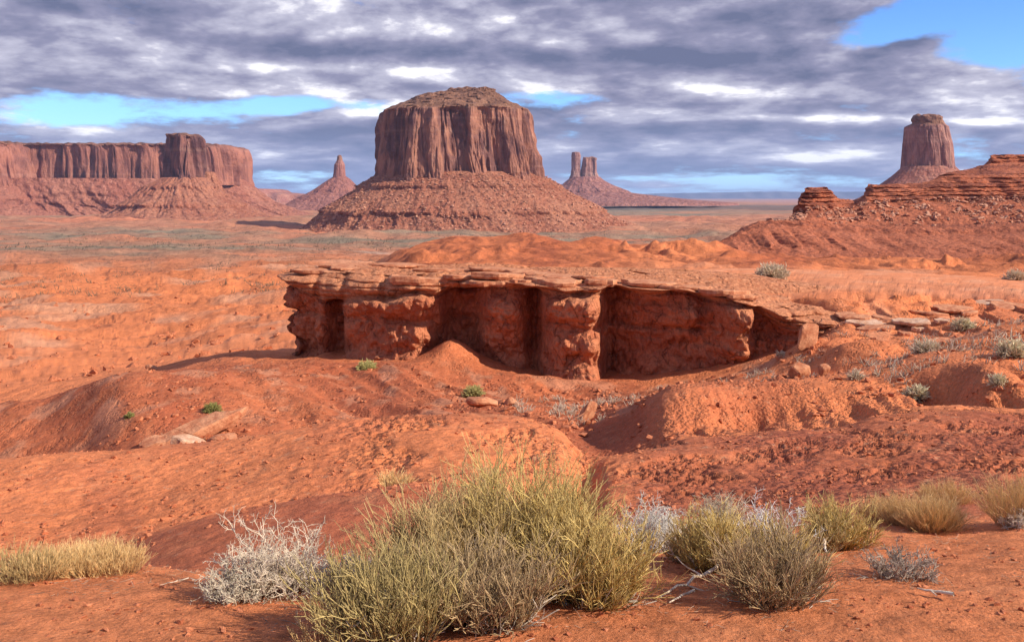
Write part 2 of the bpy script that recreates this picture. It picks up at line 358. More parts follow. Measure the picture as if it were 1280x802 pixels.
# each curve: dict px -> (Y, py); interpolated between the given columns
curves = [
 ('z', {0: (0.55, -1.66)}), ('z', {0: (1.4, -1.62)}), ('z', {0: (2.4, -1.60)}),
 ('p', {0: (3.6, 806), 640: (3.6, 800), 1280: (3.6, 800)}),
 ('p', {0: (5.0, 704), 150: (4.9, 708), 300: (4.9, 722), 450: (5.1, 712), 560: (5.3, 700), 700: (5.3, 697), 900: (5.5, 690), 1050: (6.0, 668), 1200: (6.4, 655), 1280: (6.4, 645)}),
 ('p', {0: (6.6, 742), 150: (6.5, 738), 300: (6.6, 715), 450: (6.8, 695), 560: (7.0, 680), 700: (7.2, 670), 900: (7.5, 660), 1050: (8.0, 640), 1200: (8.4, 622), 1280: (8.4, 615)}),
 ('p', {0: (9.3, 722), 110: (9.5, 700), 160: (9.6, 674), 230: (9.4, 653), 300: (9.2, 638), 450: (8.7, 618), 560: (9.0, 608), 700: (10.4, 618), 735: (10.2, 640), 760: (9.8, 625), 900: (10.5, 612), 1050: (11, 595), 1200: (11.2, 585), 1280: (11.2, 580)}),
 ('p', {0: (10.6, 672), 160: (10.7, 664), 300: (11.0, 634), 450: (11.0, 615), 560: (11.4, 590), 700: (11.6, 595), 735: (11.6, 625), 760: (11.2, 602), 900: (11.8, 588), 1050: (12.6, 572), 1200: (13, 556), 1280: (13, 555)}),
 ('p', {0: (14.0, 581), 100: (14.0, 573), 160: (14.2, 568), 300: (14.6, 553), 400: (14.8, 535), 480: (15.2, 524), 560: (15.6, 519), 640: (15.4, 522), 700: (14.6, 538), 735: (13.6, 574), 760: (13.4, 571), 850: (14.4, 550), 900: (15.0, 545), 980: (15.6, 540), 1050: (16.2, 534), 1100: (16.6, 519), 1140: (17.0, 510), 1200: (17.4, 507), 1280: (17.4, 514)}),
 ('p', {0: (17.5, 588), 160: (18, 580), 300: (18.5, 566), 450: (19, 545), 560: (19.4, 538), 700: (18, 580), 735: (16.5, 625), 760: (16.5, 618), 900: (18.5, 568), 1050: (20, 552), 1200: (21.5, 525), 1280: (21.5, 530)}),
 ('p', {0: (25, 640), 160: (25, 640), 300: (26, 630), 560: (27, 600), 735: (23, 680), 900: (25, 620), 1200: (26, 560), 1280: (26, 560)}),
 ('p', {0: (43, 592), 100: (41.5, 584), 160: (39, 578), 300: (38, 566), 450: (39, 548), 560: (41, 530), 640: (42, 526), 700: (40, 540), 735: (36, 572), 760: (34.5, 585), 790: (32.5, 592), 815: (31.5, 585), 845: (31, 556), 900: (31, 550), 1000: (31, 548), 1050: (31, 545), 1120: (31, 532), 1200: (31, 520), 1280: (31, 515)}),
 ('p', {0: (53, 506), 60: (52.5, 497), 100: (51.5, 484), 140: (50.5, 470), 170: (50.5, 464), 300: (54, 467), 380: (56, 470), 450: (55, 480), 500: (54, 480), 560: (53, 486), 640: (50, 500), 700: (48, 512), 735: (45, 528), 760: (43, 524), 785: (41, 520), 815: (39, 500), 850: (38.0, 484), 900: (38.5, 480), 1000: (40, 476), 1050: (41, 468), 1120: (43, 452), 1160: (44, 434), 1200: (45, 424), 1280: (47, 408)}),
 ('p', {0: (66, 540), 100: (63, 520), 170: (60, 492), 300: (62, 458), 380: (61, 454), 450: (60.5, 460), 500: (59, 458), 560: (58.5, 474), 640: (57, 490), 700: (55, 500), 735: (53.5, 502), 760: (52, 500), 850: (48, 489), 900: (47, 486), 1000: (48.5, 482), 1050: (49.5, 462), 1120: (51, 442), 1200: (52, 420), 1280: (53, 400)}),
 ('p', {0: (75, 506), 170: (72, 476), 300: (73, 447), 380: (71, 447), 450: (69, 447), 560: (67, 449), 640: (66, 462), 700: (65, 476), 760: (64, 474), 850: (62.5, 468), 900: (61.5, 460), 950: (60.5, 448), 1000: (59.5, 438), 1030: (58.8, 420), 1050: (58.5, 408), 1120: (58.5, 404), 1200: (59.5, 400), 1280: (61, 388)}),
 ('p', {0: (80, 497), 170: (78, 466), 300: (77, 443), 380: (74.5, 442), 450: (73, 435), 560: (74.0, 430), 640: (72.2, 443), 700: (71.2, 454), 850: (69.2, 445), 900: (68, 439), 950: (66.0, 430), 1000: (63.5, 424), 1030: (62, 404), 1050: (61, 394), 1120: (61, 390), 1200: (62.5, 387), 1280: (64.5, 380)}),
 ('p', {0: (85, 488), 170: (84, 460), 300: (82, 440), 380: (78, 440), 450: (76, 430), 560: (77, 415), 640: (74.8, 362), 700: (73.4, 352), 850: (71.2, 358), 900: (70.0, 364), 1000: (66.0, 374), 1050: (64, 372), 1120: (64, 372), 1200: (66, 374), 1280: (68, 374)}),
 ('p', {0: (105, 468), 170: (105, 445), 300: (103, 428), 380: (100, 425), 450: (98, 420), 560: (93, 408), 640: (90, 350), 700: (88, 338), 850: (90, 338), 1000: (96, 338), 1120: (100, 342), 1200: (102, 346), 1280: (104, 350)}),
 ('p', {0: (140, 430), 300: (140, 405), 450: (140, 395), 560: (132, 375), 640: (125, 352), 700: (122, 345), 1000: (130, 344), 1280: (135, 349)}),
 ('p', {0: (200, 398), 300: (200, 382), 450: (195, 356), 500: (190, 340), 560: (185, 336), 640: (185, 334), 900: (185, 334), 1280: (190, 338)}),
 ('p', {0: (265, 379), 300: (265, 366), 450: (260, 350), 490: (255, 332), 540: (250, 320), 640: (250, 314), 900: (250, 320), 960: (250, 328), 1280: (250, 330)}),
 ('p', {0: (350, 362), 300: (350, 356), 440: (340, 346), 480: (335, 322), 520: (330, 308), 545: (330, 300), 580: (330, 296), 625: (330, 296), 650: (330, 291), 680: (330, 296), 710: (330, 303), 750: (330, 298), 800: (330, 307), 850: (330, 300), 900: (330, 306), 940: (330, 316), 1040: (330, 323), 1280: (330, 325)}),
 ('p', {0: (440, 350), 300: (440, 348), 500: (420, 342), 640: (420, 334), 900: (420, 336), 1280: (420, 334)}),
 ('p', {0: (800, 322), 640: (800, 322)}), ('p', {0: (1500, 301)}), ('p', {0: (2500, 284.5)}), ('p', {0: (4200, 268.5)}),
 ('p', {0: (8000, 258)}), ('p', {0: (20000, 251)}), ('p', {0: (70000, 247.6)}),
]
ROWS = [5, 8, 14, 60, 34, 44, 46, 60, 18, 12, 16, 54, 40, 42, 26, 26, 12, 16, 30, 34, 38, 14, 30, 34, 28, 24, 14, 10, 6]
ROWS = [max(4, round(r_ * 0.84)) for r_ in ROWS]
U = np.concatenate([np.linspace(-1.15, -0.56, 26)[:-1], np.linspace(-0.56, 0.56, 640), np.linspace(0.56, 1.15, 26)[1:]])
PXC = CX + U * F; NC = len(U)
Yk = []; Zk = []
for typ, d in curves:
    ks = sorted(d); px = np.array(ks, float)
    if len(ks) == 1: Yv = np.full(NC, d[ks[0]][0], float); pv = np.full(NC, d[ks[0]][1], float)
    else:
        Yv = pchip1(px, [d[k][0] for k in ks], PXC); pv = pchip1(px, [d[k][1] for k in ks], PXC)
        ker = np.hanning(19); ker /= ker.sum()
        Yv = np.convolve(np.pad(Yv, 9, 'edge'), ker, 'valid'); pv = np.convolve(np.pad(pv, 9, 'edge'), ker, 'valid')
    Yk.append(Yv); Zk.append(pv if typ == 'z' else -(pv - HZ) / F * Yv)
Yk = np.array(Yk); Zk = np.array(Zk)
for i in range(1, len(Yk)): Yk[i] = np.maximum(Yk[i], Yk[i-1] * 1.01)
LY = np.log(Yk)
_, _, Mz = pchip(LY, Zk, None)
Yr = []; Zr = []
for i, nr in enumerate(ROWS):
    H = LY[i+1] - LY[i]
    for j in range(nr + (1 if i == len(ROWS) - 1 else 0)):
        t = j / nr
        Yr.append(np.exp(LY[i] + H * t))
        Zr.append((2*t**3 - 3*t**2 + 1) * Zk[i] + (t**3 - 2*t**2 + t) * H * Mz[i] + (-2*t**3 + 3*t**2) * Zk[i+1] + (t**3 - t**2) * H * Mz[i+1])
GY = np.array(Yr); GZ = np.array(Zr); GX = GY * U[None, :]; GPX = np.broadcast_to(PXC[None, :], GY.shape)
# scale-adaptive relief
disp = np.zeros_like(GZ)
rough = 1.0 + 0.6 * fbm2(GX / (GY * .15 + 1), np.log(GY) * 3, 2)
L = 0.06
for i in range(16):
    wgt = sst(L, GY * 0.0035, GY * 0.008) * (1 - sst(L, GY * 0.05, GY * 0.16)) * (1 - 0.75 * sst(GY, 2800, 4500))
    rows = wgt.max(axis=1) > 0.001
    if rows.any():
        a = n2(GX[rows] / L + 31.7 * i, GY[rows] / L + 11.3 * i)
        disp[rows] += wgt[rows] * a * L * 0.075 * (1 - (0.62 * sst(L / GY[rows], 0.012, 0.03)) * (1 - sst(GY[rows], 900, 1600)))
    L *= 2.0
disp *= rough
# calmer on the two sandy humps and the plateau, livelier on the scree slopes
plate = sst(GPX, 620, 720) * sst(GY, 66, 72) * (1 - sst(GY, 100, 125))
disp *= (1 - 0.8 * plate)
# badland gullies
bad = sst(GPX, 455, 520) * sst(GY, 150, 195) * (1 - sst(GY, 330, 400))
gx = GX + 6 * n2(GX / 30, GY / 30)
g1 = np.abs(n2(gx / 11, GY / 40)); g2 = np.abs(n2(gx / 4.2 + 9, GY / 20)); g3 = fbm2(gx / 22, GY / 16, 4)
disp += bad * (1.0 - g1 * 2.8 - g2 * 0.9 + g3 * 1.5 + 0.30 * fbm2(GX / 4, GY / 7, 3)) * (0.5 + 0.8 * sst(n2(GX / 45, GY / 60), -.3, .4)) * (1 - 0.75 * sst(GY, 285, 330))
# scree rills on the slope under the ledge and on the near mounds
ril = sst(GY, 38, 46) * (1 - sst(GY, 58, 63)) * (0.25 + 0.75 * sst(GPX, 250, 420))
disp += ril * (-0.30 * np.abs(n2((GX + GY * .55) / 1.5, GY / 12)) - 0.5 * np.abs(n2((GX + GY * .55) / 4.2 + 4, GY / 22)))
face = sst(GPX, 780, 840) * sst(GY, 31.5, 33) * (1 - sst(GY, 36.5, 40))
gxf = GX + 1.2 * n2(GX / 4, GY / 4 + 2); disp += face * (-1.9 * (0.5 + 0.8 * sst(n2(GX / 7, 0 * GX + 1), -.3, .3)) * ridg(n2(gxf / 3.9 + 3, GY / 12)) * 0.5 - 0.3 * np.abs(n2(GX / 0.9, GY / 8)))
# slickrock terraces on the open country to the left
ter = (1 - sst(GPX, 440, 520)) * sst(GY, 80, 100) * (1 - sst(GY, 900, 1400)) + sst(GY, 420, 500) * (1 - sst(GY, 900, 1400)) * sst(GPX, 440, 520)
Ls = np.clip(GY * 0.11, 14, 150); lv = np.round(np.log2(Ls / 14) * 2) / 2; 
tn = 0
for q in np.unique(lv):
    mk = (lv == q); l_ = 14 * 2**q
    v_ = fbm2(GX / l_ / 1.5 + q, GY / l_ / 0.9, 4)
    tn = tn + np.where(mk, v_, 0)
st_ = tn * 6.0; fr = st_ - np.floor(st_); stp = np.floor(st_) + sst(fr, 0.0, 0.16); fr_t = fr.copy()
disp += ter * (stp * 0.0030) * np.clip(GY, 80, 420) * 0.55
dune = (1 - sst(GPX, 440, 520)) * sst(GY, 75, 95) * (1 - sst(GY, 500, 900))
disp += dune * GY * 0.010 * n2(GX / (GY * 0.20 + 4), GY / (GY * 0.16 + 6) + 3.3)
# eroded steps right of the ledge
stpz = sst(GPX, 1040, 1090) * sst(GY, 52, 55) * (1 - sst(GY, 66, 70))
sv = (GZ + 0.12 * GX * 0.3) / 0.55 + 1.1 * fbm2(GX / 5, GY / 5, 3); fr = sv - np.floor(sv)
disp += stpz * 0.42 * (sst(fr, 0.55, 0.75) - fr)
hz_fade = 1 - sst(GY, 12000, 20000); disp *= hz_fade
for (p_, y_, h_, r_, ry_) in [(566, 67.0, 1.35, 1.9, 2.6), (1003, 56.5, 0.9, 2.2, 2.0), (1085, 52, 1.0, 2.6, 2.2), (690, 61.5, 0.7, 3.5, 2.5)]:
    dd = ((GX - (p_ - CX) / F * y_) / r_)**2 + ((GY - y_) / ry_)**2; disp += h_ * np.exp(-dd * 1.3)
GZ = GZ + disp
cz = sst(fbm2(GX / 1.3, GY / 1.3, 4), -0.15, 0.3) * sst(GY, 8.5, 11) * (1 - sst(GY, 17, 20)); cz = cz * (0.35 + 0.65 * np.maximum(sst(GPX, 745, 830), 0.8 * sst(GPX, 430, 500) * (1 - sst(GPX, 620, 700)))); cz = cz * (0.15 + 0.85 * np.maximum(sst(GPX, 380, 460), 0))
GZ = GZ - cz * 0.10 * np.abs(n2(GX / 0.16, GY / 0.20)) - cz * 0.05 * np.abs(n2(GX / 0.07, GY / 0.10))
GZ = GZ - face * 0.16 * np.abs(n2(GX / 0.45, GY / 0.8))
# colour zones (soil tones, and one slope's shade put into the colour)
orange = np.array([0.66, 0.205, 0.078]); red = np.array([0.38, 0.105, 0.052]); tan_ = np.array([0.58, 0.30, 0.175]); veg = np.array([0.265, 0.20, 0.13]); brick = np.array([0.38, 0.098, 0.042]); pink = np.array([0.50, 0.20, 0.12])
col = np.ones(GX.shape + (3,)) * orange
def blend(c, m_): 
    global col
    m_ = np.clip(m_, 0, 1)[..., None]; col = col * (1 - m_) + c * m_
nn = fbm2(GX / (GY * 0.09 + .3), GY / (GY * 0.05 + .3), 4)
blend(red, sst(nn, -0.15, 0.7) * 0.45 * (1 - sst(GY, 70, 90)))
m1b = sst(GY, 6.4, 7.2) * (1 - sst(GY, 8.9, 9.8)) * sst(GPX, 110, 190)     # hump slope facing left, its shade put into the ground colour
blend(red, m1b * 0.75)
blend(red * 0.9, sst(GPX, 745, 830) * sst(GY, 6.5, 8.5) * (1 - sst(GY, 16, 17.5)) * (0.9 + 0.3 * nn))
blend(brick, sst(GY, 20, 30) * (1 - sst(GY, 62, 75)) * (0.85 + 0.35 * nn) * (1 - 0.75 * sst(GPX, 790, 830)))
blend(np.array([0.24, 0.075, 0.04]), ter * (1 - sst(fr_t, 0.14, 0.22)) * sst(n2(GX / (GY * .05), GY / (GY * .03)), -0.2, 0.2) * 0.8)
blend(tan_, sst(fbm2(GX / 2.2, GY / 3.5, 4), 0.12, 0.5) * 0.35 * sst(GY, 40, 46) * (1 - sst(GY, 60, 66)))
blend(tan_, plate * (0.22 + 0.35 * sst(fbm2(GX / 9, GY / 2.2, 3), 0.0, 0.5)))
blend(tan_, sst(fbm2(GX / (GY*.10 + 8), GY / (GY*.035 + 4), 4), 0.0, 0.55) * 0.65 * sst(GY, 90, 130) * (1 - sst(GY, 700, 1200)) * (1 - bad))
vegm = sst(GY, 560, 1100) * (1 - sst(GY, 5000, 9000) * 0.3)
vn = fbm2(GX / (GY * 0.25), np.log(GY) * 9.0, 4)
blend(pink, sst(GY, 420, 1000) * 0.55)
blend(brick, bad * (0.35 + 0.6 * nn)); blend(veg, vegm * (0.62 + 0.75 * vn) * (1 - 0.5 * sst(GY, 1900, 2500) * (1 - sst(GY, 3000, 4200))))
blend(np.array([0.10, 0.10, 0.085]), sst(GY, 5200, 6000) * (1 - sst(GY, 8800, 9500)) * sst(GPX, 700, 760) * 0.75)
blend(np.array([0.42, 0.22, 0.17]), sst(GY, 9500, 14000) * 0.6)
road = np.exp(-(((GPX - 440) / 95.0)**2) * 2) * np.exp(-((np.log(GY) - np.log(np.maximum(300, 1010 - (GPX - 440) * 1.6))) / 0.016)**2)
blend(np.array([0.62, 0.42, 0.30]), road)
blend(np.array([0.26, 0.07, 0.035]), bad * np.maximum(np.exp(-((GY - 322 - 5 * n2(GX / 12, 0 * GX)) / 2.5)**2), 0.6 * (np.abs(((GZ + .6 * n2(GX / 20, GY / 20)) / 1.7) % 1 - .5) < .10)) * sst(n2(GX / 16, 0 * GX + 3), -.3, .1))
crumb = np.clip(sst(fbm2(GX / 1.3, GY / 1.3, 4), -0.15, 0.35), 0, 1) * sst(GY, 8, 12)
blend(np.array([0.74, 0.25, 0.10]), (1 - sst(GY, 6.2, 6.8)) * (0.55 + 0.4 * nn))  # nearest sand tinted brighter than the rest
crumb = crumb * (1 - (1 - sst(GPX, 380, 470)) * (1 - sst(GY, 17, 20)) * 0.8); crumb = np.maximum(crumb, face); crumb = np.maximum(crumb, 0.8 * sst(GPX, 745, 830) * sst(GY, 7, 9) * (1 - sst(GY, 14, 16)) * sst(nn, -0.5, 0.1))
pix = GY / F
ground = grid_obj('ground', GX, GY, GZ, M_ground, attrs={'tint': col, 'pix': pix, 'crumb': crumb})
tag(ground, kind='structure')
# ground queries
def gz(x, Y):
    u = x / Y; c = np.interp(u, U, np.arange(NC)); i = int(min(c, NC - 2)); f = c - i
    return float(np.interp(Y, GY[:, i], GZ[:, i]) * (1 - f) + np.interp(Y, GY[:, i+1], GZ[:, i+1]) * f)
def gpt(px, py, ya, yb):
    """first ground point seen in column px at row py between depths ya..yb"""
    u = (px - CX) / F; best = None
    for Y in np.exp(np.linspace(math.log(ya), math.log(yb), 240)):
        z = gz(u * Y, Y); p = HZ - z / Y * F
        e = abs(p - py)
        if best is None or e < best[0] - 0.3: best = (e, Y, z)
    return Vector((u * best[1], best[1], best[2]))

# ------------------------------------------------------------------ FAR BUTTES
def butte(name, label, D, cliff_lv, talus_lv, kd, mats, nexp=2.6, flute=1.0, seed=0, nth=520, cat='butte', dir_cut=None, bands=(), gul=1.0, top_z=None, kdt=None, lobes=0.0, ntc=120, ntt=110, rim=None):
    rim = rim or cliff_lv[2][0]
    S = D / F
    b_py = talus_lv[-1][0]; base_z = -(b_py - HZ) * S
    cx0 = ((talus_lv[-1][1] + talus_lv[-1][2]) / 2 - CX) * S
    root = empty(name, (cx0, D, base_z), label, cat)
    th = np.linspace(0, 2 * np.pi, nth, endpoint=False)
    def ring(levels, n, power):
        lv = np.array(levels, float); tt = np.linspace(0, 1, n)
        s = np.concatenate([[0], np.cumsum(np.hypot(np.diff(lv[:, 0]), np.maximum(np.abs(np.diff(lv[:, 1])), np.abs(np.diff(lv[:, 2])))))]); s /= s[-1]
        py = np.interp(tt, s, lv[:, 0]); l = np.interp(tt, s, lv[:, 1]); r = np.interp(tt, s, lv[:, 2])
        return py, l, r
    def build(levels, n, nex, kdv, is_cliff):
        py, l, r = ring(levels, n, nex)
        cx = ((l + r) / 2 - CX) * S; rx = (r - l) / 2 * S
        T_ = np.linspace(0, 2 * np.pi, 24001); c = np.cos(T_); s_ = np.sin(T_)
        UX = np.sign(c) * np.abs(c)**(2 / nex); UY = np.sign(s_) * np.abs(s_)**(2 / nex)
        wl = np.hypot(np.diff(UX), np.diff(UY) * kdv) * np.where((T_[1:] + T_[:-1]) / 2 > np.pi, 3.0, 1.0)
        ac = np.concatenate([[0], np.cumsum(wl)]); ac /= ac[-1]; q_ = np.arange(nth) / nth
        ux = np.interp(q_, ac, UX); uy = np.interp(q_, ac, UY)
        z = -(py - HZ) * S
        arc_x = ux * rx.max(); arc_y = uy * rx.max() * kdv
        Z = np.repeat(z[:, None], nth, 1)
        RX = rx[:, None]; pyg = np.repeat(py[:, None], nth, 1)
        AX = np.repeat(arc_x[None], n, 0) / S; AY = np.repeat(arc_y[None], n, 0) / S      # in photo pixels
        ZP = Z / S
        if is_cliff:
            low = fbm3(AX / 34 + seed, AY / 34, ZP / 260, 2)
            a1 = n3(AX / 13 + seed, AY / 13, ZP / 120); a2 = n3(AX / 5.5, AY / 5.5 + seed, ZP / 46); a3 = fbm3(AX / 3, AY / 3, ZP / 9 + seed, 2)
            def blocks(v, k): v = v * k; f = v - np.floor(v); return (np.floor(v) + sst(f, 0.35, 0.65)) / k
            wob = n3(AX / 30, AY / 30, ZP / 18) * 0.12
            b1 = blocks(n3(AX / 30 + seed, AY / 30, ZP / 300) + wob, 2.5); b2 = blocks(n3(AX / 11 + 5, AY / 11 + seed, ZP / 90) + wob, 2.5); b3 = blocks(n3(AX / 4.6, AY / 4.6 + seed, ZP / 34) + wob, 2.0)
            mk_ = sst(n3(AX / 24 + 3, AY / 24, ZP / 70 + seed), -0.25, 0.35); d = -3.0 + low * 7.0 + 14.0 * b1 + 7.0 * b2 * mk_ + 2.2 * b3 * mk_ - 6.0 * np.maximum(0, 0.12 - np.abs(a1)) * 3 - 2.4 * np.maximum(0, 0.16 - np.abs(a2)) * (n3(AX / 20, AY / 20, seed + ZP / 60) > 0) + 0.8 * a3
            lowz = sst(pyg, levels[-1][0] - (levels[-1][0] - rim) * 0.35, levels[-1][0]); d += lowz * (1.5 * blocks(n3(AX / 8, AY / 8, ZP / 7), 2) + 0.8 * n3(AX / 3, AY / 3, ZP / 3))
            d *= flute
            tcap = sst(pyg, rim - 3, rim + 3)
            d = d * tcap + (1 - tcap) * min(1, flute + .05) * (2.5 * fbm3(AX / 20, AY / 20, ZP / 2.5, 3) + 1.0 * np.sign(n2(np.floor(ZP / 2.4) * 7.7 + seed, AX / 20)))
            band = (1 - tcap)
        else:
            tt = (pyg - py[0]) / (py[-1] - py[0])
            wx = 5 * n3(AX / 22, AY / 22, ZP / 14 + seed); g = -np.abs(n3((AX + wx) / 19 + seed, AY / 19, ZP / 90)) * 6 - np.abs(n3((AX + wx) / 7, AY / 7 + seed, ZP / 40)) * 2.2 * (n3(AX / 30, AY / 30, ZP / 30 + 4) > -.1) + fbm3(AX / 40, AY / 40, ZP / 40 + seed, 3) * 8 + 1.8 * fbm3(AX / 5, AY / 5, ZP / 3 + seed, 3)
            lz = np.floor((ZP + 2 * n3(AX / 50, AY / 50, seed + 0 * ZP)) / 4.2); g = g + 1.6 * n3(lz * 7.3 + .4, AX / 26, AY / 26)
            d = g * gul * (0.15 + 0.85 * tt); band = np.zeros_like(d)
            for (bp, hw, amp) in bands:
                jit = 4.5 * n3(AX / 60, AY / 60, bp + 0 * ZP) + 1.6 * n3(AX / 25, AY / 25, bp + 0 * ZP); m_ = sst(n3(AX / 14 + bp, AY / 14, seed + 0 * ZP), -0.15, 0.12)
                e = pyg - (bp + jit)
                d += m_ * amp * (np.clip(-e / hw, -1, 1) + 0) * -1 * np.exp(-np.abs(e) / (hw * 6)) * -1
                band = np.maximum(band, m_ * np.exp(-((e - hw * 0.4) / (hw * 0.9))**2))
        nx_ = np.sign(ux) * np.abs(ux)**(nex - 1) * kdv; ny_ = np.sign(uy) * np.abs(uy)**(nex - 1); nl = np.hypot(nx_, ny_) + 1e-6
        dd = np.maximum(d * S * np.clip(RX / (14 * S), 0.05, 1), -0.8 * RX * min(1, kdv))
        X = cx[:, None] + RX * ux[None] + dd * (nx_ / nl)[None]; Y = D + RX * kdv * uy[None] + dd * (ny_ / nl)[None]
        return X, Y, Z, band
    X, Y, Z, bd = build(cliff_lv, ntc, nexp, kd, True)
    # uneven top rim
    topm = np.exp(-((Z - Z[0, 0]) / (8 * S))**2); Z = Z + topm * S * 2.6 * n2(X / S / 9 + seed, Y / S / 9)
    Z[0] = Z[0].mean()
    cl = grid_obj('cliff', X, Y, Z, mats[0], (cx0, D, base_z), None, wrap=True, attrs={'capm': bd})
    cl.parent = root; cl.location = (0, 0, 0)
    X, Y, Z, bd = build(talus_lv, ntt, 2.1, kdt or max(kd, 0.8), False)
    Z = Z - 2.5 * S * (np.linspace(0, 1, ntt)[:, None] > 0.985)
    ta = grid_obj('talus_slope', X, Y, Z, mats[1], (cx0, D, base_z), None, wrap=True, attrs={'band': bd})
    ta.parent = root; ta.location = (0, 0, 0)
    return root, (X, Y, Z)

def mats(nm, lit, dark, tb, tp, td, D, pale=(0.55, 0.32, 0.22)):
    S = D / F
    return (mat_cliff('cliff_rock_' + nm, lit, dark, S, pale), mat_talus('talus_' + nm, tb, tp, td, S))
mk = mats('central', (0.36, 0.155, 0.10), (0.16, 0.070, 0.060), (0.37, 0.125, 0.07), (0.46, 0.19, 0.11), (0.18, 0.065, 0.045), 2500)
merrick, mt = butte('sandstone_butte', 'massive flat-topped central butte with fluted red cliffs on a banded talus cone', 2500,
    [(111.5, 585, 600), (112, 566, 618.5), (117, 552, 620.5), (119, 531, 622), (121.5, 524, 627), (130, 506, 641), (136, 492, 653), (140, 482, 661), (142, 477.5, 663.5), (150, 476, 665), (170, 475, 667), (195, 472, 672), (215, 470.5, 676), (230, 469, 679)],
    [(216, 476, 672), (222, 466, 684), (233, 447, 703), (236, 446, 704), (250, 424, 733), (263, 404, 757), (266, 403, 758), (277, 392, 785), (287, 378, 812), (296, 350, 850)],
    0.85, mk, 3.2, 1.0, 3.1, 640, rim=141, bands=((235, 1.6, 2.0), (265, 1.8, 3.0)), gul=0.8, ntc=120, ntt=90)
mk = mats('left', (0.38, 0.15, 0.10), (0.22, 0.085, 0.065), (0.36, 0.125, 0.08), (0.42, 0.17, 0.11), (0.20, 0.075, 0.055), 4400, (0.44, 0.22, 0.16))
butte('sandstone_mesa', 'long flat-topped mesa with a straight red cliff band at the left horizon', 4400,
    [(180, 20, 60), (181.5, -150, 268), (183, -330, 292), (187, -345, 300), (200, -352, 304), (215, -355, 306), (232, -358, 308)],
    [(224, -352, 304), (230, -362, 314), (240, -375, 328), (252, -392, 345), (262, -410, 372), (270, -430, 400), (276, -450, 430)],
    0.16, mk, 7.0, 0.9, 8.0, 900, cat='mesa', bands=((256, 1.5, 2.0), (244, 1.2, 1.5)), kdt=0.26, ntc=56, ntt=46)
mk2 = mk
butte('sandstone_mesa', 'slightly higher mesa bluff at the left edge with dark vertical clefts', 4250,
    [(177, -60, -20), (178.5, -100, 20), (181, -120, 36), (186, -124, 44), (205, -126, 48), (222, -128, 52), (238, -130, 56)],
    [(226, -126, 50), (240, -140, 68), (256, -160, 92), (272, -190, 125)],
    0.7, mk2, 4.0, 1.1, 12.0, 300, cat='mesa', bands=((250, 1.5, 2.0),), ntc=56, ntt=36)
mk = mats('tower', (0.25, 0.105, 0.08), (0.12, 0.052, 0.048), (0.36, 0.125, 0.072), (0.44, 0.18, 0.105), (0.22, 0.08, 0.055), 3600)  # tower cliff tones darkened, partly to carry its shadow in the colour
butte('sandstone_tower_butte', 'dark blocky tower butte standing in front of the long left mesa', 3600,
    [(167, 222, 226), (168, 209, 243), (170, 207, 246), (176, 205, 249), (190, 203, 251), (205, 201, 253), (230, 199.5, 258)],
    [(222, 203, 256), (227, 196, 262), (233, 180, 272), (236, 179, 273), (246, 166, 288), (256, 150, 308), (259, 149, 309), (268, 132, 330), (276, 112, 356)],
    0.9, mk, 2.1, 0.85, 5.0, 340, bands=((235, 1.6, 2.5), (258, 1.6, 3.0), (246, 1.0, 1.2)), ntc=64, ntt=60, kdt=0.9)
butte('rock_pinnacle', 'thin rock finger rising behind the dark tower butte on the left', 3750,
    [(176, 253.5, 254.5), (177, 252, 257), (190, 251, 258), (205, 249, 262), (232, 246, 270)], [(215, 248, 268), (240, 238, 285)], 0.8, mk, 2.4, 0.3, 2.0, 90, cat='rock pinnacle', ntc=40, ntt=16)
mk = mats('spire', (0.33, 0.14, 0.11), (0.20, 0.085, 0.075), (0.32, 0.12, 0.09), (0.38, 0.16, 0.12), (0.24, 0.10, 0.09), 5600)
butte('rock_spire', 'slender pointed spire on a steep cone between the left mesa and the central butte', 5600,
    [(194, 424, 425), (195.2, 421.8, 427), (201, 421, 428.5), (203, 420, 430), (206, 418.2, 431.5), (216, 417.5, 432), (226, 416.5, 433)],
    [(220, 418, 432), (224, 412, 438), (232, 400, 446), (240, 388, 452), (246, 374, 462), (252, 362, 476), (258, 350, 496), (263, 330, 520)],
    0.8, mk, 2.4, 0.28, 1.5, 300, cat='rock spire', bands=((240, 1.0, 1.2),), gul=0.5, ntc=70, ntt=60)
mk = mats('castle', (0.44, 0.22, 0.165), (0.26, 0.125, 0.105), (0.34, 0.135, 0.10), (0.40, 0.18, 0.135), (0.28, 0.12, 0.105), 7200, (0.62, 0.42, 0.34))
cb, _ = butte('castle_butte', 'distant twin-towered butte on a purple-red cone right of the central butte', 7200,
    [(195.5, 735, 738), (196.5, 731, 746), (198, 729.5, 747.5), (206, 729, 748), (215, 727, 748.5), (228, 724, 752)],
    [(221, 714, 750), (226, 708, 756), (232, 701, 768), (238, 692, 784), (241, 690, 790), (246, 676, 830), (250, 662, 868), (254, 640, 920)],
    0.7, mk, 3.0, 0.35, 4.4, 300, bands=((240, 1.0, 1.5),), gul=0.45, ntc=70, ntt=60)
